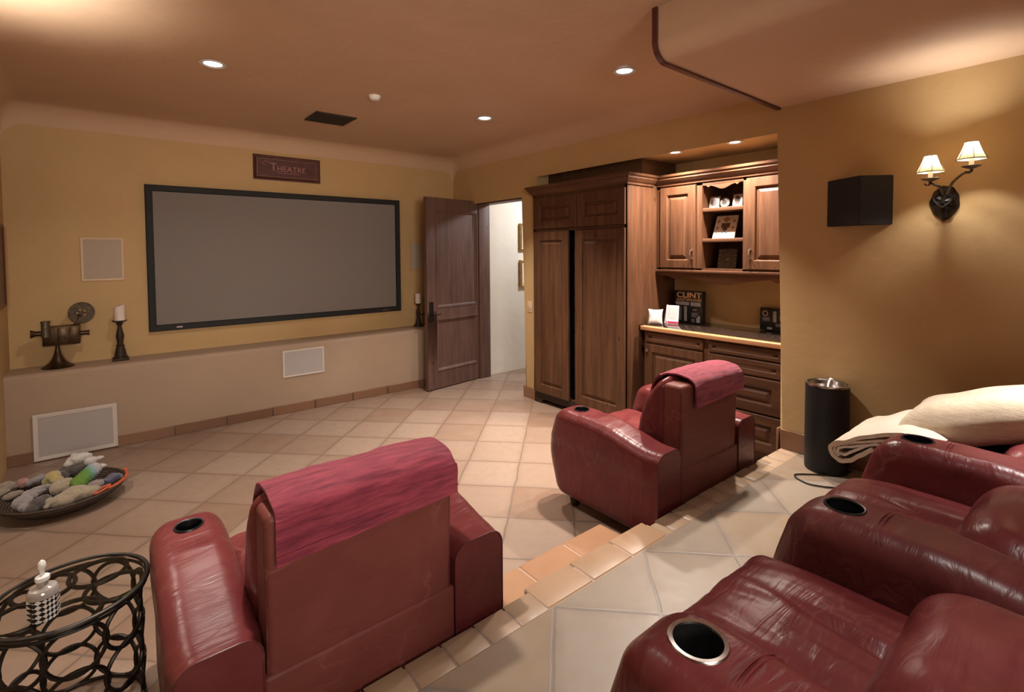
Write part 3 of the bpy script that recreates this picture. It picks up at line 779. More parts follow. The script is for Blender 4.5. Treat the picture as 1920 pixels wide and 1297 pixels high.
# folded leaflet with a red foot
def frame_dir(ang):   # unit vectors of an upright panel facing ang
    n_ = Vector((math.cos(ang), math.sin(ang), 0)); return n_, Vector((n_.y, -n_.x, 0))
t_ = thing('leaflet', 'white folded leaflet with red bottom band on the counter', 'leaflet', (3.80, 2.49, .9155))
for k, (ang, cc) in enumerate(((math.radians(196), (3.79, 2.475)), (math.radians(150), (3.785, 2.535)))):
    n_, e_ = frame_dir(ang); cc = Vector((*cc, .9155)); wd, hh = (.105, .160) if k == 0 else (.055, .160)
    P = lambda u, v, q, cc=cc, e_=e_, n_=n_: cc+e_*u+n_*(q-.15*v)+Vector((0, 0, v))
    obj('page', prism(BM(), [(-wd/2, 0), (wd/2, 0), (wd/2, hh), (-wd/2, hh)], 0, .0025, P), 'whitepaper', t_, smooth=False)
    if k == 0:
        obj('red_band', prism(BM(), [(-wd/2, .004), (wd/2, .004), (wd/2, .022), (-wd/2, .022)], .0026, .0036, P), plain('crimson_print', (.42, .02, .07), .5), t_, smooth=False)
        obj('printed_block', prism(BM(), [(-wd/2+.012, .04), (wd/2-.02, .04), (wd/2-.02, .14), (-wd/2+.012, .14)], .0026, .0032, P), plain('grey_print', (.52, .50, .51), .5), t_, smooth=False)
def printed(name, col): return plain(name, col, .4)
BY = Vector((0, -1, 0)); UPv = Vector((0, 0, 1))
t_ = thing('film_box_set', 'tall black film box set with orange title lettering on the counter', 'box set', (3.98, 2.43, .9145))
obj('case', Bx((3.955, 2.285, .9148), (4.005, 2.565, 1.196), .003), 'blackplastic', t_)
og = printed('orange_print', (.56, .32, .15))
text('title_lettering', 'CLINT', .066, og, t_, (3.9545, 2.417, 1.138), BY, UPv, .0006, bold=.0015, sx=1.30)
text('title_lettering', 'EASTWOOD', .030, og, t_, (3.9545, 2.417, 1.108), BY, UPv, .0006, bold=.0004, sx=1.40)
gp = printed('grey_photo', (.10, .095, .095)); gl = printed('light_photo', (.26, .235, .235))
for a_, m_ in (((2.305, 1.066, 2.40, 1.100), gl), ((2.415, 1.07, 2.545, 1.10), gl), ((2.435, .93, 2.462, 1.06), gl), ((2.33, .97, 2.39, 1.01), gp), ((2.31, .925, 2.345, .985), gl), ((2.36, .925, 2.39, .955), gp), ((2.34, 1.03, 2.38, 1.038), gl), ((2.49, .935, 2.545, 1.05), gp)):
    obj('cover_photo', Bx((3.9543, a_[0], a_[1]), (3.9552, a_[2], a_[3])), m_, t_, smooth=False)
t_ = thing('film_box_set', 'wide black box set at the wall end of the counter', 'box set', (4.07, 1.60, .9145))
obj('case', Bx((4.045, 1.44, .9148), (4.095, 1.842, 1.093), .003), 'blackplastic', t_)
b = BM(); lathe(b, [(.014, 0), (.023, 0), (.023, .001), (.014, .001)], (4.0446, 1.80, 1.050), 18, (-1, 0, 0)); obj('cover_emblem', b, printed('emblem_print', (.34, .23, .17)), t_)
for a_, m_ in (((1.715, .985, 1.74, 1.07), gl), ((1.60, 1.00, 1.69, 1.045), gl), ((1.60, 1.065, 1.69, 1.08), gl), ((1.745, .925, 1.785, .942), gl), ((1.66, .95, 1.72, .975), gp), ((1.765, .99, 1.82, 1.02), gp)):
    obj('cover_photo', Bx((4.0443, a_[0], a_[1]), (4.0452, a_[2], a_[3])), m_, t_, smooth=False)

# things on the open shelves
silver = plain('silver_frame', (.55, .50, .47), .3, .5, .2)
def small_frame(y, z, w_, h_, x, label, oval):
    t_ = thing('photo_frame', label, 'photo frame', (x, y, z), 'little frames on the top shelf')
    tl = .22
    P = lambda u, v, q: (x+tl*v-q, y+u, z+v)
    obj('frame', nested(BM(), [(-w_/2, 0, w_/2, h_, 0), (-w_/2, 0, w_/2, h_, .008), (-w_/2+.004, .004, w_/2-.004, h_-.004, .011)], P, True), silver, t_, smooth=False)
    c = Vector(P(0, h_/2, .0112)); b = BM()
    pts = [b.verts.new(P(w_*.30*math.cos(a), h_/2+h_*(.36 if oval else .30)*math.sin(a), .0118)) for a in [2*PI*k/24 for k in range(24)]]; b.faces.new(pts)
    obj('picture', b, plain('tiny_photo', (.06, .045, .04), .4, 0, .5, 60), t_, smooth=False)
    obj('easel_back', prism(BM(), [(-.008, 0), (.008, 0), (.008, h_*.8), (-.008, h_*.8)], 0, .003, lambda u, v, q: (x+.06-(.06-tl*h_*.8)*v/(h_*.8)+q, y+u, z+v)), 'darkwood', t_, smooth=False)
small_frame(2.166, 1.8995, .088, .098, 3.915, 'square silver frame with round picture, left on the top shelf', False)
small_frame(1.970, 1.8995, .078, .102, 3.915, 'bright silver frame with tall oval picture, right on the top shelf', True)
t_ = thing('photo_frame', 'round sunburst frame between the two frames on the top shelf', 'photo frame', (3.92, 2.08, 1.8995), 'little frames on the top shelf')
b = BM(); n = 40
ax_ = Vector((-1, 0, .2)).normalized(); q = ax_.to_track_quat('Z', 'Y').to_matrix(); cc = Vector((3.925, 2.08, 1.8995+.044))
pr_ = []
for k in range(n):
    r_ = .044 if k % 2 else .036; e = q @ Vector((math.cos(2*PI*k/n), math.sin(2*PI*k/n), 0))
    pr_.append((b.verts.new(cc+e*r_), b.verts.new(cc+e*.022+ax_*.006), b.verts.new(cc+e*.022-ax_*.002)))
for k in range(n):
    A, B = pr_[k], pr_[(k+1) % n]; b.faces.new((A[0], B[0], B[1], A[1])); b.faces.new((A[0], A[2], B[2], B[0]))
b.faces.new([p[2] for p in pr_])
obj('frame', b, silver, t_, smooth=False); b = BM(); lathe(b, [(0, .005), (.023, .005)], cc, 24, ax_); obj('picture', b, plain('tiny_photo_dark', (.05, .04, .035), .3), t_)
# patterned tile card with a blue diamond
def mark(b, poly, P, q=.0062):
    b.faces.new([b.verts.new(P(u, v, q)) for u, v in poly])
t_ = thing('patterned_tile', 'cream patterned tile with blue diamond leaning on the middle shelf', 'tile', (3.92, 2.06, 1.65))
P = lambda u, v, q: (3.90+.42*v-q, 2.078+u-.10*v*0, 1.6505+v)
obj('tile', prism(BM(), [(-.092, 0), (.092, 0), (.092, .186), (-.092, .186)], -.004, .006, P), plain('cream_tile', (.66, .58, .50), .35, 0, .05), t_, smooth=False)
blue = plain('blue_glaze', (.10, .20, .36), .3); rust = plain('rust_glaze', (.42, .16, .10), .4)
for zz_ in (.036, .155):
    bb = BM(); mark(bb, [(.034, zz_), (0, zz_+.0255), (-.034, zz_), (0, zz_-.0255)], P, .0065); obj('diamond', bb, blue if zz_ < .1 else rust, t_, smooth=False)
bb = BM(); mark(bb, [(.022, .036), (0, .052), (-.022, .036), (0, .020)], P, .0070); obj('diamond_centre', bb, plain('pale_glaze', (.55, .66, .70), .3), t_, smooth=False)
for u, v in ((-.066, .03), (.066, .03), (-.066, .085), (.066, .085), (-.066, .14), (.066, .14)):
    bb = BM(); mark(bb, [(u+.012*math.cos(a), v+.012*math.sin(a)) for a in [2*PI*k/10 for k in range(10)]], P, .0065)
    obj('rosette', bb, rust, t_, smooth=False)
bb = BM(); mark(bb, [(-.036, .085), (.036, .085), (.036, .125), (-.036, .125)], P, .0065); mark(bb, [(-.02, .065), (.02, .065), (.02, .085), (-.02, .085)], P, .0065); obj('middle_motif', bb, plain('brown_glaze', (.10, .05, .035), .4), t_, smooth=False)
t_ = thing('carved_tile', 'dark tile with a carved medallion on the bottom shelf', 'tile', (3.92, 2.05, 1.402))
P = lambda u, v, q: (3.91+.20*v-q, 2.053+u, 1.4025+v)
obj('tile', prism(BM(), [(-.078, 0), (.078, 0), (.078, .16), (-.078, .16)], -.006, .006, P), plain('dark_tile', (.06, .04, .032), .4, 0, .3), t_, smooth=False)
b = BM(); tube(b, [P(.03*math.cos(a), .08+.04*math.sin(a), .007) for a in [2*PI*k/24 for k in range(24)]], .004, 6, True); lathe(b, [(0, .004), (.012, .003), (.016, 0)], P(0, .08, .006), 14, (-1, 0, .2))
for u in (-.066, .066):
    for v in (.012, .045, .08, .115, .148): lathe(b, [(0, .004), (.006, .003), (.009, 0)], P(u, v, .006), 10, (-1, 0, .2))
obj('relief', b, plain('relief_bronze', (.13, .085, .065), .4, .3, .3), t_)

# ------------------------------------------------------------------ leather seating
def wr(p, amp, sc=(1, 1, 1), f=9, seed=0):
    return amp*noise.noise(Vector((p[0]*sc[0], p[1]*sc[1], p[2]*sc[2]))*f+Vector((seed, seed, seed)))
def cup_parts(par, x, y, z, r, m_ring, deep=.085):
    c = (x, y, z)
    obj('cup_holder', lathe(BM(), [(r-.004, .001), (r-.001, .001), (r-.001, -deep), (0, -deep), (0, -deep+.003), (r-.004, -deep+.003), (r-.004, .001)], c, 40), 'blackplastic', par)
    k = .007 if m_ring == 'steel' else .003
    return obj('cup_rim', lathe(BM(), [(r-.006, .000), (r-.005, .004), (r-.004+k, .005), (r-.002+k, .002), (r-.002+k, -.002), (r-.006, 0)], c, 48), m_ring, par)
def arm_shape(cx_, y0, y1, w_, z0, zr, zf, seed, cup_y=None, cup_r=.046, puff=.010):
    """padded arm: rear face flat, top swelling toward a rounded, slightly bulging nose"""
    Lh = y1-y0
    def df(p, h):
        s = (p.y+h[1])/(2*h[1])                 # 0 rear .. 1 nose
        t_ = (p.z+h[2])/(2*h[2])
        top = zr+(zf-zr)*smoothstep(.05, .62, s)-.014*smoothstep(.88, 1.0, s)
        p.z = -h[2]+(p.z+h[2])*(top-z0)/(2*h[2])
        p.y += .085*math.exp(-((t_-.52)/.40)**2)*smoothstep(.74, 1.0, s)
        k = smoothstep(.60, .68, t_-.10*smoothstep(.5, 1, s)*0)
        p.x *= 1+(puff/ h[0])*k*smoothstep(.0, .12, s)
        p.x *= 1-.20*smoothstep(.80, 1.0, s)**2*(.4+.6*t_)
        if s > .05 and t_ > .5:
            p.z += wr((p.x, p.y, 0), .0035, (.5, 1.6, 1), 13, seed)*smoothstep(.1, .3, s)*(1-smoothstep(.75, .9, s))
        return p
    R_ = min(.060, w_*.32)
    def df2(p, h):
        p.y = -h[1]+max(0, p.y+h[1]-R_)*2*h[1]/(2*h[1]-R_)
        return df(p, h)
    bm = BM(); rbox(bm, (cx_, (y0+y1)/2, z0+.25), (w_, Lh, .5), R_, 5, (5, 46, 14), df2)
    return bm
def pad_seams(bm, cx_, y0, w_, zr, z0, r=.0028):
    a = w_/2-.0005; pts = [(cx_-a, y0+.004, z0), (cx_-a, y0+.004, zr-.056)]+[(cx_-a+.054*(1-math.cos(q)), y0+.004, zr-.056+.054*math.sin(q)) for q in [PI/2*k/5 for k in range(1, 6)]]
    pts += [(2*cx_-p[0], p[1], p[2]) for p in pts[::-1]]
    return tube(bm, pts, r, 6)

def recliner(cx_, label):
    B = PY+.012
    t_ = thing('recliner', label, 'recliner', (cx_, B, 0), 'front row recliners')
    for sx in (-1, 1):
        ax_ = cx_+sx*.405
        ar = obj('armrest', arm_shape(ax_, B, B+.735, .205, .075, .535, .603, 3+sx), 'leather', t_)
        cut(ar, cyl(BM(), (ax_, B+.605, .50), (ax_, B+.605, .70), .044, n=40))
        zt = .604
        cup_parts(ar, ax_, B+.605, zt, .045, 'blackplastic')
        sm = pad_seams(BM(), ax_, B-.004, .205, .535, .085)
        obj('piping', sm, 'leather_dark', ar)
        for yy in (B+.07, B+.66):
            obj('foot', lathe(BM(), [(0, 0), (.022, 0), (.030, .02), (.034, .05), (.028, .085), (0, .085)], (ax_, yy, .001), 16), 'darkwood', t_)
    # body, rear apron, seat
    b = rbox(BM(), (cx_, B+.40, .20), (.60, .66, .25), .03, 3, 4); obj('body', b, 'leather', t_)
    b = rbox(BM(), (cx_, B+.022, .235), (.606, .040, .33), .012, 3, (10, 2, 6)); obj('rear_apron', b, 'leather_back', t_)
    def seat_df(p, h):
        s = (p.y+h[1])/(2*h[1]); u = p.x/h[0]
        if p.z > 0:
            p.z += .030*(1-u**4)*(1-(2*s-1)**4)+wr((p.x, p.y, 0), .006, (2.2, .8, 1), 8, 5)-.010*math.exp(-((u)/.10)**2)
        p.y += .012*math.sin(p.z*20)*smoothstep(.8, 1, s)
        return p
    b = rbox(BM(), (cx_, B+.50, .36), (.596, .62, .13), .055, 4, (24, 26, 3), seat_df); obj('seat_cushion', b, 'leather', t_)
    b = rbox(BM(), (cx_, B+.775, .24), (.57, .07, .22), .03, 4, (12, 2, 8), lambda p, h: Vector((p.x, p.y+.012*(1-(p.x/h[0])**2), p.z))); obj('footrest', b, 'leather', t_)
    # backrest: flat rear panel, pillowy front leaning forward at the bottom
    def panel_df(p, h):
        t2 = (p.z+h[2])/(2*h[2])
        p.y += .016*math.sin(PI*min(1, t2))*0-.008*t2
        return p
    bk = obj('backrest', rbox(BM(), (cx_, B+.070, .605), (.585, .120, .475), .022, 4, (16, 3, 14), panel_df), 'leather_back', t_)
    def pil_df(p, h):
        t2 = (p.z+h[2])/(2*h[2]); u = p.x/h[0]; front = smoothstep(-h[1], h[1], p.y)
        p.y += front*(.108*(1-t2)+.010*math.sin(PI*t2)*(1-u**4)-.046*smoothstep(.62, 1, t2))
        p.z += .030*(1-u*u)*t2*0+.018*smoothstep(.8, 1, t2)*(1-abs(u)**3)
        p.y += wr(p, .006, (1, 1, 2), 9, 8)*front; p.x += wr((p.y, p.z, 0), .006, (1, 1, 1), 11, 4)*abs(u)
        return p
    pl_ = rbox(BM(), (cx_, B+.156, .665), (.605, .110, .37), .052, 5, (20, 4, 22), pil_df)
    obj('back_cushion', pl_, 'leather', bk)
    for sx in (-1, 1): obj('piping', tube(BM(), [(cx_+sx*.289, B+.020-.008*k/6, .40+.41*k/6) for k in range(7)], .0035, 6), 'leather_dark', bk)
    return t_
recliner(.595, 'oxblood leather recliner by the ring side table, its back to the platform')
recliner(2.585, 'oxblood leather recliner in front of the wooden base cabinet')

def towel(cx_, x0, x1, z_back, label, skew):
    """chenille cloth folded over the top of a backrest"""
    B = PY+.012; n = 40; m = 46; bm = BM()
    prof = []     # (y, z) from front hem over the top to the rear hem
    pts = [(B+.262, .66), (B+.252, .75), (B+.225, .82), (B+.175, .865), (B+.115, .876), (B+.060, .874), (B+.018, .862), (B-.006, .840), (B-.011, .80), (B-.012, z_back)]
    def at(s):
        q = s*(len(pts)-1); i = min(int(q), len(pts)-2); f = q-i
        p0, p1, p2, p3 = [Vector(pts[max(0, min(len(pts)-1, i+k))]) for k in (-1, 0, 1, 2)]
        return .5*((2*p1)+(p2-p0)*f+(2*p0-5*p1+4*p2-p3)*f*f+(3*p1-p0-3*p2+p3)*f**3)
    G = []
    for th in (0, .009):
        g = []
        for i in range(n+1):
            u = i/n; x = x0+(x1-x0)*u; row = []
            for j in range(m+1):
                s = j/m; p = at(s)
                p2 = at(min(1, s+.01)); p1 = at(max(0, s-.01)); d = (p2-p1).normalized(); nn = Vector((d.y, -d.x))
                if nn.y < 0 and .3 < s < .7: nn = -nn
                if s <= .3 and nn.x < 0: nn = -nn
                if s >= .7 and nn.x > 0: nn = -nn
                wv = .004*noise.noise((x*9, s*5, 1+cx_))+.003*noise.noise((x*22, s*9, 4))
                y, z = p.x+nn.x*(th+wv+.004), p.y+nn.y*(th+wv+.004)
                if s > .72: z += skew*(u-.5)*smoothstep(.72, 1, s)
                z -= .010*abs(2*u-1)**4*(1 if .3 < s < .8 else 0)
                xx = x+.006*noise.noise((u*3, s*6, 9))*abs(2*u-1)
                row.append(bm.verts.new((xx, y, z)))
            g.append(row)
        G.append(g)
        for i in range(n):
            for j in range(m): bm.faces.new((g[i][j], g[i+1][j], g[i+1][j+1], g[i][j+1]))
    A, Bq = G
    for i in range(n):
        for j in (0, m): bm.faces.new((A[i][j], A[i+1][j], Bq[i+1][j], Bq[i][j]))
    for j in range(m):
        for i in (0, n): bm.faces.new((A[i][j], A[i][j+1], Bq[i][j+1], Bq[i][j]))
    t_ = thing('throw_cloth', label, 'throw', ((x0+x1)/2, B+.09, z_back), 'crimson cloths over the recliner backs')
    obj('cloth', bm, 'towel', t_, angle=70)
    hb = BM()
    for jj in (m-3,): tube(hb, [(A[i][jj].co if False else Vector((x0+(x1-x0)*i/n, B-.0165-.013, z_back+.028+skew*(i/n-.5)))) for i in range(n+1)], .0025, 6)
    obj('hem', hb, 'towel', t_)
    return t_
towel(.595, .325, .895, .725, 'crimson chenille cloth draped over the recliner back beside the side table', .03)
towel(2.585, 2.385, 2.895, .725, 'crimson chenille cloth draped over the recliner back near the cabinets', .02)

# back row: three joined recliners on the platform
B0, SZ0 = -.18, PZ
t_ = thing('recliner_sofa', 'row of three joined oxblood recliners with cup holder arms on the platform', 'sofa', (1.955, .2, PZ))
ARMX = (.815, 1.565, 2.33, 3.085)
for k, ax_ in enumerate(ARMX):
    mt_ = ('leather', 'leather_dark', 'leather', 'leather')[k]
    ar = obj('armrest', arm_shape(ax_, B0, .568, .215, SZ0+.02, SZ0+.545, SZ0+.600, 11+k*3, puff=.006), mt_, t_)
    cut(ar, cyl(BM(), (ax_, .475, SZ0+.50), (ax_, .475, SZ0+.75), .048, n=48))
    cu = cup_parts(ar, ax_, .475, SZ0+.598, .0495, 'steel' if k == 0 else 'blackplastic')
    if k == 0: obj('cup_bottom', lathe(BM(), [(.022, .0045), (.036, .006), (.040, .012), (.043, .012)], (ax_, .475, SZ0+.598-.084), 32), 'steel', ar)
    sm = BM()
    for dy in (0, .010): tube(sm, [(ax_+.100*math.cos(a), .36+dy+.02*math.sin(a), SZ0+.545+.058*abs(math.sin(a))**.45) for a in [PI*q/20 for q in range(21)]], .0022, 6)
    obj('seam', sm, mt_, ar)
for k in range(3):
    xc = (ARMX[k]+ARMX[k+1])/2; wd = ARMX[k+1]-ARMX[k]-.220
    def sdf(p, h, k=k):
        s = (p.y+h[1])/(2*h[1]); u = p.x/h[0]
        if p.z > 0:
            p.z += .040*(1-u**4)*(1-(2*s-1)**6)-.012*smoothstep(.75, 1, s)
            p.z += wr((p.x, p.y, 0), .007, (1.6, .45, 1), 9, 21+k)+wr((p.x, p.y, 0), .004, (5, 1.0, 1), 7, 31+k)
            p.z -= .022*math.exp(-(((u-.10)-(s-.5)*.25)/.07)**2)*smoothstep(.95, .55, s)
        return p
    obj('seat_cushion', rbox(BM(), (xc, .30, SZ0+.37), (wd, .76, .15), .06, 5, (36, 40, 3), sdf), 'leather', t_)
    obj('footrest', rbox(BM(), (xc, .62, SZ0+.21), (wd-.01, .08, .28), .03, 4, (14, 2, 10)), 'leather', t_)
    obj('body', rbox(BM(), (xc, .20, SZ0+.17), (wd, .74, .28), .02, 3, 3), 'leather_back', t_)
    def bdf(p, h, k=k):
        t2 = (p.z+h[2])/(2*h[2]); u = p.x/h[0]; fr_ = smoothstep(-h[1], h[1], p.y)
        p.y += fr_*(.020*(1-u**4)+wr(p, .010, (1.0, 1, 1.6), 7, 41+k))
        p.z += .03*(1-u**4)*smoothstep(.6, 1, t2)+wr(p, .006, (1, 1, 1), 9, 51+k)
        return p
    obj('lumbar_cushion', rbox(BM(), (xc, .085, SZ0+.42), (wd+.016, .38, .30), .125, 8, (18, 6, 6), bdf), 'leather', t_)
    def bdf2(p, h, k=k):
        t2 = (p.z+h[2])/(2*h[2]); u = p.x/h[0]
        p.y += -.16*t2+.02*(1-u**4)+wr(p, .008, (1.2, 1, 1.8), 7, 61+k)
        return p
    obj('back_cushion', rbox(BM(), (xc, -.03, SZ0+.72), (wd+.06, .15, .42), .07, 5, (18, 4, 16), bdf2), 'leather', t_)
b = rbox(BM(), (1.95, B0-.02, SZ0+.46), (2.30, .16, .86), .05, 4, (20, 3, 8)); obj('rear_panel', b, 'leather_back', t_)

# folded fleece on the far seat
def ribbon(bm, path, th, x0, x1, nx=10, wob=.006):
    n = len(path); P2 = [Vector(p) for p in path]; L = []
    for i in range(n):
        d = (P2[min(n-1, i+1)]-P2[max(0, i-1)]).normalized(); L.append(Vector((-d.y, d.x)))
    rows = []
    for j in range(nx+1):
        x = x0+(x1-x0)*j/nx
        a = [bm.verts.new((x+wob*noise.noise((i*.3, j, 2)), P2[i].x+L[i].x*th/2, P2[i].y+L[i].y*th/2+wob*noise.noise((i*.2, j*.5, 1)))) for i in range(n)]
        c = [bm.verts.new((x+wob*noise.noise((i*.3, j, 2)), P2[i].x-L[i].x*th/2, P2[i].y-L[i].y*th/2+wob*noise.noise((i*.2, j*.5, 1)))) for i in range(n)]
        rows.append(a+c[::-1])
    m = 2*n
    for A, Bq in zip(rows, rows[1:]):
        for i in range(m): bm.faces.new((A[i], A[(i+1) % m], Bq[(i+1) % m], Bq[i]))
    for R_ in (rows[0], rows[-1]):
        for i in range(n-1): bm.faces.new((R_[i], R_[i+1], R_[m-2-i], R_[m-1-i]))
    return bm
def smooth_path(pts, k=6):
    out = []; n = len(pts); V_ = [Vector(p) for p in pts]
    for i in range(n-1):
        p0, p1, p2, p3 = V_[max(0, i-1)], V_[i], V_[i+1], V_[min(n-1, i+2)]
        for j in range(k):
            f = j/k; out.append(.5*((2*p1)+(p2-p0)*f+(2*p0-5*p1+4*p2-p3)*f*f+(3*p1-p0-3*p2+p3)*f**3))
    return out+[V_[-1]]
t_ = thing('blanket', 'cream fleece blanket folded on the far seat, hanging over its front edge', 'blanket', (2.71, .5, .72))
outer = smooth_path([(.44, .775), (.48, .792), (.52, .798), (.57, .796), (.655, .765), (.735, .722), (.785, .700), (.812, .672), (.800, .640), (.770, .622), (.735, .634), (.700, .668), (.655, .708)])
inner = smooth_path([(.44, .746), (.55, .750), (.655, .727), (.730, .696), (.770, .682), (.785, .662), (.772, .650), (.750, .656), (.700, .700), (.64, .738)])
inner2 = smooth_path([(.44, .761), (.56, .767), (.66, .741), (.74, .708), (.782, .690), (.797, .664), (.778, .640)])
obj('fleece', ribbon(BM(), outer, .016, 2.475, 2.945), 'blanket', t_, angle=60)
obj('lining', ribbon(BM(), inner, .010, 2.480, 2.940), cloth('white_fleece', (.76, .70, .62), (.82, .77, .70)), t_, angle=60)
obj('fold', ribbon(BM(), inner2, .010, 2.478, 2.942), 'blanket', t_, angle=60)
# large cushion on top
sl = math.radians(20)
bs_ = Matrix(((0, 0, 1), (-math.cos(sl), math.sin(sl), 0), (math.sin(sl), math.cos(sl), 0)))   # columns: width, thickness, height axes
bm = pouch((2.825, .345, .858), (.58, .47, .19), basis=bs_)
o = obj('throw_cushion', bm, 'cushion'); recenter(o); tag(o, 'large cream woven cushion lying on the blanket on the far seat', 'cushion')

# ------------------------------------------------------------------ waste bin and cord
bx_, by_ = 3.305, 1.105
t_ = thing('waste_bin', 'black cylindrical bin with a silver rim against the wall', 'bin', (bx_, by_, PZ))
obj('shell', lathe(BM(), [(0, 0), (.110, 0), (.113, .004), (.114, .02), (.114, .512), (.109, .512), (.108, .02), (0, .02)], (bx_, by_, PZ), 48), plain('matt_black', (.006, .006, .0065), .6, 0, .2), t_)
obj('rim', lathe(BM(), [(.104, .500), (.104, .519), (.1155, .519), (.1165, .515), (.1155, .508)], (bx_, by_, PZ), 48), 'steel', t_)
obj('liner', lathe(BM(), [(.104, .510), (.096, .490), (.05, .482), (0, .480)], (bx_, by_, PZ), 40), 'steel', t_)
b = BM(); ribbon(b, smooth_path([(-.02, .485), (-.015, .52), (.0, .548), (.02, .545), (.035, .515), (.05, .492)]), .003, -.018, .018, 4, .002)
for v in b.verts: v.co = Vector((bx_-.012+v.co.x*.8+v.co.y*.3, by_-.02+v.co.y*-.6+v.co.x*.5, PZ+v.co.z))
o = obj('paper_strip', b, 'whitepaper'); recenter(o); tag(o, 'strip of white paper sticking out of the black bin', 'paper')
cp = smooth_path([(3.36, .99, PZ+.006), (3.24, 1.03, PZ+.006), (3.15, 1.115, PZ+.006), (3.075, 1.18, PZ+.006), (3.03, 1.165, PZ+.006), (3.0, 1.09, PZ+.006), (3.025, 1.02, PZ+.006), (3.06, .96, PZ+.006), (3.02, .85, PZ+.006)], 8)
o = obj('power_cord', tube(BM(), cp, .0042, 8), 'blackplastic'); recenter(o); tag(o, 'thin black cord looping on the platform tiles beside the bin', 'cord')

# ------------------------------------------------------------------ surround speaker and sconces
t_ = thing('surround_speaker', 'black wedge-shaped speaker box high on the wall beside the sconce', 'speaker', (XB, 1.0, 1.69))
P = lambda u, v, q: (u, v, q)
b = prism(BM(), [(XB+.004, 1.171), (3.302, .957), (XB+.004, .832)], 1.690, 1.968, P)
bmesh.ops.bevel(b, geom=list(b.edges), offset=.003, segments=2, affect='EDGES'); obj('cabinet', b, 'speakerblack', t_)
def sconce(xw, sgn, yc, label, watts):
    """wrought wall light; sgn points from the wall into the room along X"""
    t_ = thing('wall_sconce', label, 'sconce', (xw, yc, 1.80), 'wrought iron wall sconces')
    # leafy backplate
    n = 40; b = BM(); rim = []; mid = []
    def outl(a):
        r_ = .062*(1+.10*math.cos(3*a+.4)*.5)
        y, z = r_*math.sin(a), 1.80+.082*math.cos(a)
        if math.cos(a) < 0: y *= 1-.45*abs(math.cos(a))**2; z -= .020*abs(math.cos(a))
        k = 1+.03*math.sin(9*a)
        return y*k, (z-1.80)*k+1.80
    for k in range(n):
        y, z = outl(2*PI*k/n); rim.append(b.verts.new((xw, yc+y, z)))
    rings = [rim]
    for f, dd in ((.94, .014), (.72, .030), (.42, .040), (.15, .044)):
        rings.append([b.verts.new((xw+sgn*(dd+.005*math.sin(7*2*PI*k/n)*(f < .9)), yc+outl(2*PI*k/n)[0]*f, 1.80+(outl(2*PI*k/n)[1]-1.80)*f)) for k in range(n)])
    for A, Bq in zip(rings, rings[1:]):
        for k in range(n): b.faces.new((A[k], A[(k+1) % n], Bq[(k+1) % n], Bq[k]))
    b.faces.new(rings[-1])
    for s_ in (-1, 1): tube(b, [(xw+sgn*.042, yc+s_*(.008+.03*math.sin(q*.5)), 1.85-.012*q) for q in range(8)], .006, 6)
    obj('backplate', b, 'iron', t_)
    for dy, zb in ((.022, 1.895), (-.131, 1.938)):
        y = yc+dy; X = xw+sgn*.205
        a_ = smooth_path([(xw+sgn*.040, yc+dy*.12, 1.835), (xw+sgn*.075, yc+dy*.30, 1.872+.3*(zb-1.895)), (xw+sgn*.125, yc+dy*.65, zb-.018), (xw+sgn*.185, yc+dy*.95, zb-.012), (X, y, zb-.006)], 6)
        b = tube(BM(), a_, .0062, 8); lathe(b, [(0, -.022), (.006, -.018), (.007, -.010), (.004, -.004), (0, -.004)], (X, y, zb), 12)
        tube(b, [(X, y, zb-.014), (X+sgn*.004, y+.006, zb-.024), (X+sgn*.010, y+.016, zb-.022), (X+sgn*.010, y+.020, zb-.014)], .004, 6)
        obj('arm', b, 'graniron', t_)
        obj('drip_pan', lathe(BM(), [(0, -.006), (.010, -.004), (.026, .003), (.038, .009), (.037, .011), (.024, .006), (0, .001)], (X, y, zb), 28), 'graniron', t_)
        obj('candle_sleeve', lathe(BM(), [(0, .001), (.0095, .001), (.0095, .048), (.006, .050), (0, .050)], (X, y, zb), 16), 'wax', t_)
        bu = obj('bulb', lathe(BM(), [(0, .050), (.006, .052), (.010, .064), (.009, .076), (.004, .088), (0, .092)], (X, y, zb), 12), 'bulb', t_)
        z1, z2 = zb+.041, zb+.123
        rr = lambda f: .057*(1-f)**1.25*1.0+.026*(1-(1-f)**1.25)
        prof = [(rr(f), z1-zb+(z2-z1)*f) for f in [q/10 for q in range(11)]]
        sh = obj('lamp_shade', lathe(BM(), prof, (X, y, zb), 40), 'shade', t_)
        tr_ = BM(); tube(tr_, ring_pts((X, y, z1), .057, n=36), .0022, 6, True); tube(tr_, ring_pts((X, y, z2), .026, n=24), .0018, 6, True)
        for q in range(6):
            a = 2*PI*q/6+.3; tube(tr_, [(X+(r_+.001)*math.cos(a), y+(r_+.001)*math.sin(a), zb+h_) for r_, h_ in prof], .0014, 5)
        obj('shade_wire', tr_, 'darkwood', sh)
        light('bulb_light', 'POINT', (X, y, zb+.093), watts, (1, .97, .90), parent=t_, shadow_soft_size=.012)
    return t_
sconce(XB, -1, .612, 'two-armed iron wall sconce with lit shades beside the black speaker', 6.0)
sconce(XL, 1, 2.985, 'matching iron wall sconce on the left wall', 30.0)
t_ = thing('framed_poster', 'dark red framed poster on the left wall, seen edge-on', 'picture', (XL, 4.95, 1.17))
b = nested(BM(), [(4.45, 1.17, 5.24, 1.78, 0), (4.45, 1.17, 5.24, 1.78, .018), (4.46, 1.18, 5.23, 1.77, .022), (4.48, 1.20, 5.21, 1.75, .014)], lambda u, v, q: (XL+q, u, v), True)
obj('frame', b, 'mahogany', t_, smooth=False)

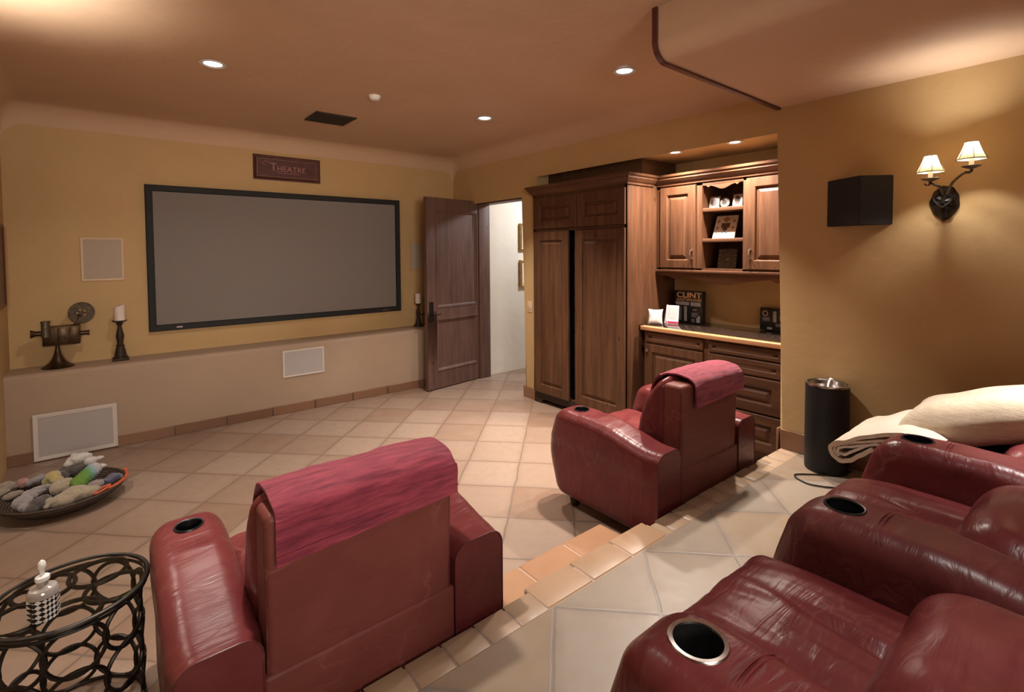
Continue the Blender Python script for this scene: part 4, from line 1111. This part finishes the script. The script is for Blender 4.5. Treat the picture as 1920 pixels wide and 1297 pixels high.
# ------------------------------------------------------------------ ceiling fittings
def downlight(x, y, z, label, m, r, group, watts, col=WARM, spread=1.5):
    t_ = thing('recessed_light', label, 'ceiling light', (x, y, z), group)
    obj('trim_ring', lathe(BM(), [(r, 0), (r+.018, -.001), (r+.020, -.005), (r+.016, -.008), (r, -.006), (r-.006, .0)], (x, y, z), 36), 'whiteframe', t_)
    obj('lens', lathe(BM(), [(0, -.003), (r*.75, -.003), (r, -.0015)], (x, y, z), 30), m, t_)
    light('lamp_light', 'AREA', (x, y, z-.014), watts, col, parent=t_, shape='DISK', size=r*2, spread=spread)
    return t_
ZL = ZC-.004
downlight(.53, 3.555, ZL, 'recessed ceiling light to the left of the air vent', 'lens', .055, 'recessed lights in the main ceiling', 11, WARM, 2.4)
downlight(2.625, 2.075, ZL, 'recessed ceiling light nearest the dropped soffit', 'lens', .055, 'recessed lights in the main ceiling', 20)
downlight(2.575, 3.545, ZL, 'recessed ceiling light to the right of the smoke detector', 'lens', .055, 'recessed lights in the main ceiling', 20)
downlight(.53, 2.075, ZL, 'recessed ceiling light above the recliner beside the side table', 'lens', .055, 'recessed lights in the main ceiling', 12)
downlight(2.72, .02, SZ-.002, 'recessed light in the dropped soffit above the back row', 'lens', .055, 'recessed lights in the main ceiling', 7, (1, .95, .92), .85)
downlight(1.15, .05, ZL, 'recessed ceiling light above the near end of the back row', 'lens', .055, 'recessed lights in the main ceiling', 5, (1, .93, .88), 1.5)
downlight(3.60, 2.33, 2.352, 'niche downlight above the left cabinet door', 'nichelens', .04, 'downlights in the cabinet niche', 23, (1, .86, .74), 2.35)
downlight(3.62, 1.845, 2.352, 'niche downlight above the open shelves, nearer the side wall', 'nichelens', .04, 'downlights in the cabinet niche', 23, (1, .86, .74), 2.35)
t_ = thing('smoke_detector', 'small white round smoke detector on the ceiling', 'smoke detector', (1.58, 3.57, ZC))
obj('housing', lathe(BM(), [(0, -.030), (.02, -.030), (.034, -.024), (.042, -.010), (.046, .002), (0, .002)], (1.58, 3.57, ZC), 28), 'white', t_)
t_ = thing('air_vent', 'dark rectangular air vent in the ceiling above the screen', 'vent', (1.52, 4.39, ZC))
v0_, v1_, w0_, w1_ = 1.36, 1.70, 4.22, 4.54
b = BM()
for a_, c_ in (((v0_, w0_), (v1_, w0_+.02)), ((v0_, w1_-.02), (v1_, w1_)), ((v0_, w0_), (v0_+.02, w1_)), ((v1_-.02, w0_), (v1_, w1_))): box(b, (*a_, ZC-.012), (*c_, ZC+.004))
obj('frame', b, 'vent', t_, smooth=False)
b = BM()
for k in range(12): box(b, (v0_+.02, w0_+.025+k*.0235, ZC-.010), (v1_-.02, w0_+.034+k*.0235, ZC-.002))
box(b, (v0_+.01, w0_+.01, ZC-.002), (v1_-.01, w1_-.01, ZC+.003)); obj('louvre', b, 'vent', t_, smooth=False)

# ------------------------------------------------------------------ ring side table and bottle
tx, ty, tz, tr_ = -.130, 2.15, .45, .205
t_ = thing('side_table', 'round glass-topped side table of black metal rings beside a recliner', 'side table', (tx, ty, 0))
b = tube(BM(), ring_pts((tx, ty, tz-.004), tr_, n=64), .0075, 8, True); tube(b, ring_pts((tx, ty, tz-.022), tr_-.004, n=64), .005, 8, True); obj('top_rim', b, 'iron', t_)
obj('glass_top', lathe(BM(), [(0, 0), (tr_-.010, 0), (tr_-.010, .006), (0, .006)], (tx, ty, tz-.006), 64), 'glass', t_)
b = BM(); rg = .079
for k in range(5):
    a = 2*PI*k/5+.95; tube(b, ring_pts((tx+.119*math.cos(a), ty+.119*math.sin(a), tz-.016), rg, n=40), .0072, 8, True)
obj('top_rings', b, 'iron', t_)
b = BM()
for lev in range(3):
    for k in range(8):
        a = 2*PI*k/8+.1; zz = .079+lev*.138; rr_ = .187
        pts = []
        for q in range(32):
            th = 2*PI*q/32; aa = a+.0775*math.cos(th)/rr_; pts.append((tx+rr_*math.cos(aa), ty+rr_*math.sin(aa), zz+.0755*math.sin(th)))
        tube(b, pts, .0066, 7, True)
obj('side_rings', b, 'iron', t_)
obj('bottom_rim', tube(BM(), ring_pts((tx, ty, .006), .185, n=56), .006, 8, True), 'iron', t_)
bx0, by0, bz0 = -.185, 2.045, tz+.0005
t_ = thing('pump_bottle', 'small glass pump bottle with black and white diamond facets on the side table', 'bottle', (bx0, by0, bz0))
tt = NT('diamond_facets'); v = tt.coord((1, 1, 1), rot=(0, 0, 0))
uvn = tt.n('ShaderNodeSeparateXYZ'); tt.link(v, uvn.inputs[0])
aa = tt.math('ADD', uvn.outputs[0], uvn.outputs[1]); f1 = tt.math('FRACT', tt.math('DIVIDE', tt.math('ADD', aa, uvn.outputs[2]), .029)); f2 = tt.math('FRACT', tt.math('DIVIDE', tt.math('SUBTRACT', aa, uvn.outputs[2]), .029))
ck = tt.math('ABSOLUTE', tt.math('SUBTRACT', tt.math('GREATER_THAN', f1, .5), tt.math('GREATER_THAN', f2, .5)))
tt.set(Base_Color=tt.mix(ck, (.02, .018, .018), (.72, .68, .66)), Roughness=.15)
b = BM(); lathe(b, [(0, 0), (.034, 0), (.038, .004), (.038, .072), (0, .072)], (0, 0, 0), 8)
for q in b.verts: q.co = Matrix.Rotation(.2, 3, 'Z') @ q.co + Vector((bx0, by0, bz0))
obj('bottle_body', b, tt.m, t_, angle=20)
obj('shoulder', lathe(BM(), [(.038, .072), (.037, .086), (.032, .094), (.018, .098), (.0135, .101), (.0135, .118), (0, .118)], (bx0, by0, bz0), 20), plain('pale_glass', (.40, .36, .34), .12, .3, .1), t_)
obj('collar', lathe(BM(), [(0, .116), (.017, .116), (.018, .120), (.017, .128), (.008, .131), (0, .131)], (bx0, by0, bz0), 20), 'white', t_)
obj('pump_top', lathe(BM(), [(0, .129), (.006, .129), (.006, .146), (.009, .152), (.010, .162), (.008, .172), (.003, .177), (0, .177)], (bx0, by0, bz0), 16), 'white', t_)

# ------------------------------------------------------------------ basket of dog toys
kx, ky = -.262, 4.135
t_ = thing('basket', 'shallow round dark wicker basket of toys on the floor', 'basket', (kx, ky, 0))
wick = NT('dark_wicker'); v = wick.coord((1, 1, 1)); wv_ = wick.n('ShaderNodeTexWave', wave_type='BANDS', bands_direction='Z'); wick.link(v, wv_.inputs[0]); wv_.inputs['Scale'].default_value = 34; wv_.inputs['Distortion'].default_value = 3
wick.set(Base_Color=wick.ramp(wv_.outputs['Fac'], [(.2, (.025, .016, .011)), (.8, (.085, .055, .038))]), Roughness=.55); wick.bump(wv_.outputs['Fac'], .6, .006)
obj('bowl', lathe(BM(), [(0, .004), (.17, .004), (.21, .012), (.262, .045), (.302, .088), (.294, .094), (.252, .056), (.205, .026), (.16, .018), (0, .018)], (kx, ky, 0), 56), wick.m, t_)
b = tube(BM(), ring_pts((kx, ky, .093), .300, n=64), .009, 8, True); tube(b, ring_pts((kx, ky, .080), .298, n=64), .006, 8, True); obj('rim', b, wick.m, t_)
def plush(name, c1, c2): return cloth(name, c1, c2, big=25, fine=200, sheen=.5, bs=.6)
pw = plush('plush_white', (.432, .389, .360), (.490, .454, .418)); pt = plush('plush_tan', (.260, .211, .143), (.341, .279, .192)); pg = plush('plush_grey', (.180, .158, .158), (.300, .270, .262)); pd = plush('plush_dark', (.045, .035, .032), (.08, .06, .055)); pye = plush('plush_yellow', (.325, .247, .078), (.390, .312, .130)); ppk = plush('plush_pink', (.300, .132, .120), (.348, .180, .156)); pbe = plush('plush_beige', (.198, .150, .108), (.264, .210, .156)); pnv = plush('plush_navy', (.022, .022, .06), (.05, .05, .10)); pmv = plush('plush_mauve', (.189, .140, .140), (.252, .196, .189))
def toy(name, label, ells, m, vox=.006, cat='dog toy'):
    o = blob(name, ells, m, None, vox, .0045); recenter(o); return tag(o, label, cat, 'toys in the wicker basket')
def at(u, v, z):
    d = Rv*((u-960)/FOC)-Uv*((v-CYP)/FOC)+Fv; k = (z-H)/d.z; return Vector((d.x*k, d.y*k, z))
def E(u, v, z, r, *a): return (at(u, v, z), tuple(x*1.2 for x in r), *a)
yw = -.45
# rainbow tube toy: bands of colour along its own length
rb = NT('rainbow_plush'); v = rb.coord(); sp_ = rb.n('ShaderNodeSeparateXYZ'); rb.link(v, sp_.inputs[0])
mr = rb.n('ShaderNodeMapRange'); rb.link(rb.math('ADD', sp_.outputs[0], rb.math('MULTIPLY', sp_.outputs[1], .55)), mr.inputs[0]); mr.inputs[1].default_value = -.085; mr.inputs[2].default_value = .095
rb.set(Base_Color=rb.ramp(mr.outputs[0], [(.05, (.10, .19, .025)), (.45, (.09, .21, .05)), (.68, (.17, .29, .30)), (.95, (.38, .34, .35))]), Roughness=.9); rb.bump(rb.noise(v, 90, 2), .5, .004)
p0, p1 = at(148, 905, .155), at(175, 880, .165)
toy('rainbow_plush_toy', 'plush tube toy fading from green through blue to white', [(p0+(p1-p0)*f, (.045, .045, .042)) for f in (0, .2, .4, .6, .8, 1.0)], rb.m)
toy('plush_dog_toy', 'white fluffy toy dog with tan face on top of the toy pile', [E(152, 858, .20, (.050, .030, .028), .2), E(170, 864, .19, (.030, .025, .024)), E(184, 859, .185, (.030, .013, .013), .5), E(190, 873, .165, (.026, .012, .013), -.3), E(137, 864, .185, (.030, .032, .028)), E(128, 870, .178, (.020, .020, .018)), E(140, 853, .205, (.020, .016, .012))], pw)
toy('dark_plush_toy', 'black plush toy under the white toy dog', [E(128, 882, .135, (.045, .035, .035)), E(150, 880, .13, (.04, .035, .03)), E(115, 893, .12, (.03, .03, .03))], pd)
toy('yellow_plush_toy', 'plush toy with yellow head and grey muzzle behind the tan lion', [E(100, 893, .150, (.032, .030, .030)), E(108, 900, .135, (.028, .024, .022)), E(92, 902, .120, (.03, .03, .03))], pye)
toy('tan_plush_toy', 'long tan plush toy lying in the middle of the basket', [E(118, 912, .130, (.055, .042, .040), .4), E(140, 925, .115, (.060, .045, .038), .4), E(118, 938, .100, (.050, .038, .035)), E(95, 940, .095, (.028, .020, .020)), E(88, 950, .085, (.016, .014, .013)), E(165, 922, .105, (.055, .030, .028), .5)], pt)
toy('grey_plush_toy', 'speckled grey plush rabbit at the left front of the basket', [E(42, 942, .110, (.038, .036, .034)), E(55, 930, .115, (.035, .035, .030)), E(70, 918, .120, (.065, .018, .016), .45), E(62, 926, .125, (.060, .016, .014), .55), E(46, 952, .095, (.024, .022, .020))], pg)
toy('brown_plush_toy', 'dark brown plush toy between the grey rabbit and the tan toy', [E(70, 945, .095, (.038, .034, .032)), E(58, 955, .085, (.028, .024, .022)), E(82, 938, .10, (.03, .03, .028))], pd)
toy('pink_ball', 'small pink ball toward the wall side of the basket', [E(43, 905, .125, (.024, .024, .024))], ppk, .006)
toy('beige_plush_toy', 'beige plush toy at the wall side of the basket', [E(12, 913, .105, (.036, .030, .028)), E(24, 928, .095, (.045, .018, .018), .5), E(5, 925, .09, (.03, .03, .025))], pbe)
toy('grey_bone_toy', 'grey bone-shaped toy behind the pink ball', [E(66, 900, .125, (.045, .016, .016), .5), E(78, 895, .13, (.020, .018, .018)), E(54, 905, .12, (.018, .018, .016))], pg)
toy('mauve_plush_toy', 'mauve plush toy beside the orange-strapped toy', [E(178, 909, .115, (.040, .030, .024), .5), E(165, 915, .11, (.03, .026, .024))], pmv)
# navy pad toy with an orange strap
t_ = thing('strap_toy', 'navy oval toy with an orange strap along its edge', 'dog toy', (at(205, 895, .10)), 'toys in the wicker basket')
pc = [at(176, 930, .088), at(185, 915, .115), at(208, 888, .128), at(225, 877, .124), at(237, 882, .112), at(236, 893, .106), at(222, 905, .102), at(204, 916, .098)]
obj('pad', rbox(BM(), at(208, 897, .110), (.13, .085, .028), .013, 3, (8, 6, 2), lambda p, h: Matrix.Rotation(.45, 3, 'Z') @ Vector((p.x*(1-.25*(p.y/h[1])**2), p.y*(1-.35*(p.x/h[0])**2), p.z+.008*math.sin(p.x*60)))), pnv, t_)
orr = plain('orange_webbing', (.446, .094, .032), .6, 0, .15, 60)
obj('strap', tube(BM(), smooth_path([pc[4]+Vector((-.01, .02, .01)), pc[4], pc[5], pc[6], pc[7]], 8), .0095, 8), orr, t_)
g0, g1 = at(180, 925, .092), at(203, 911, .104)
dd = (g1-g0); b = tube(BM(), [g0+dd*.5+dd*.62*math.cos(a)+Vector((-dd.y, dd.x, 0)).normalized()*.017*math.sin(a)+Vector((0, 0, .004)) for a in [2*PI*k/24 for k in range(24)]], .0075, 8, True)
obj('grip', b, orr, t_)
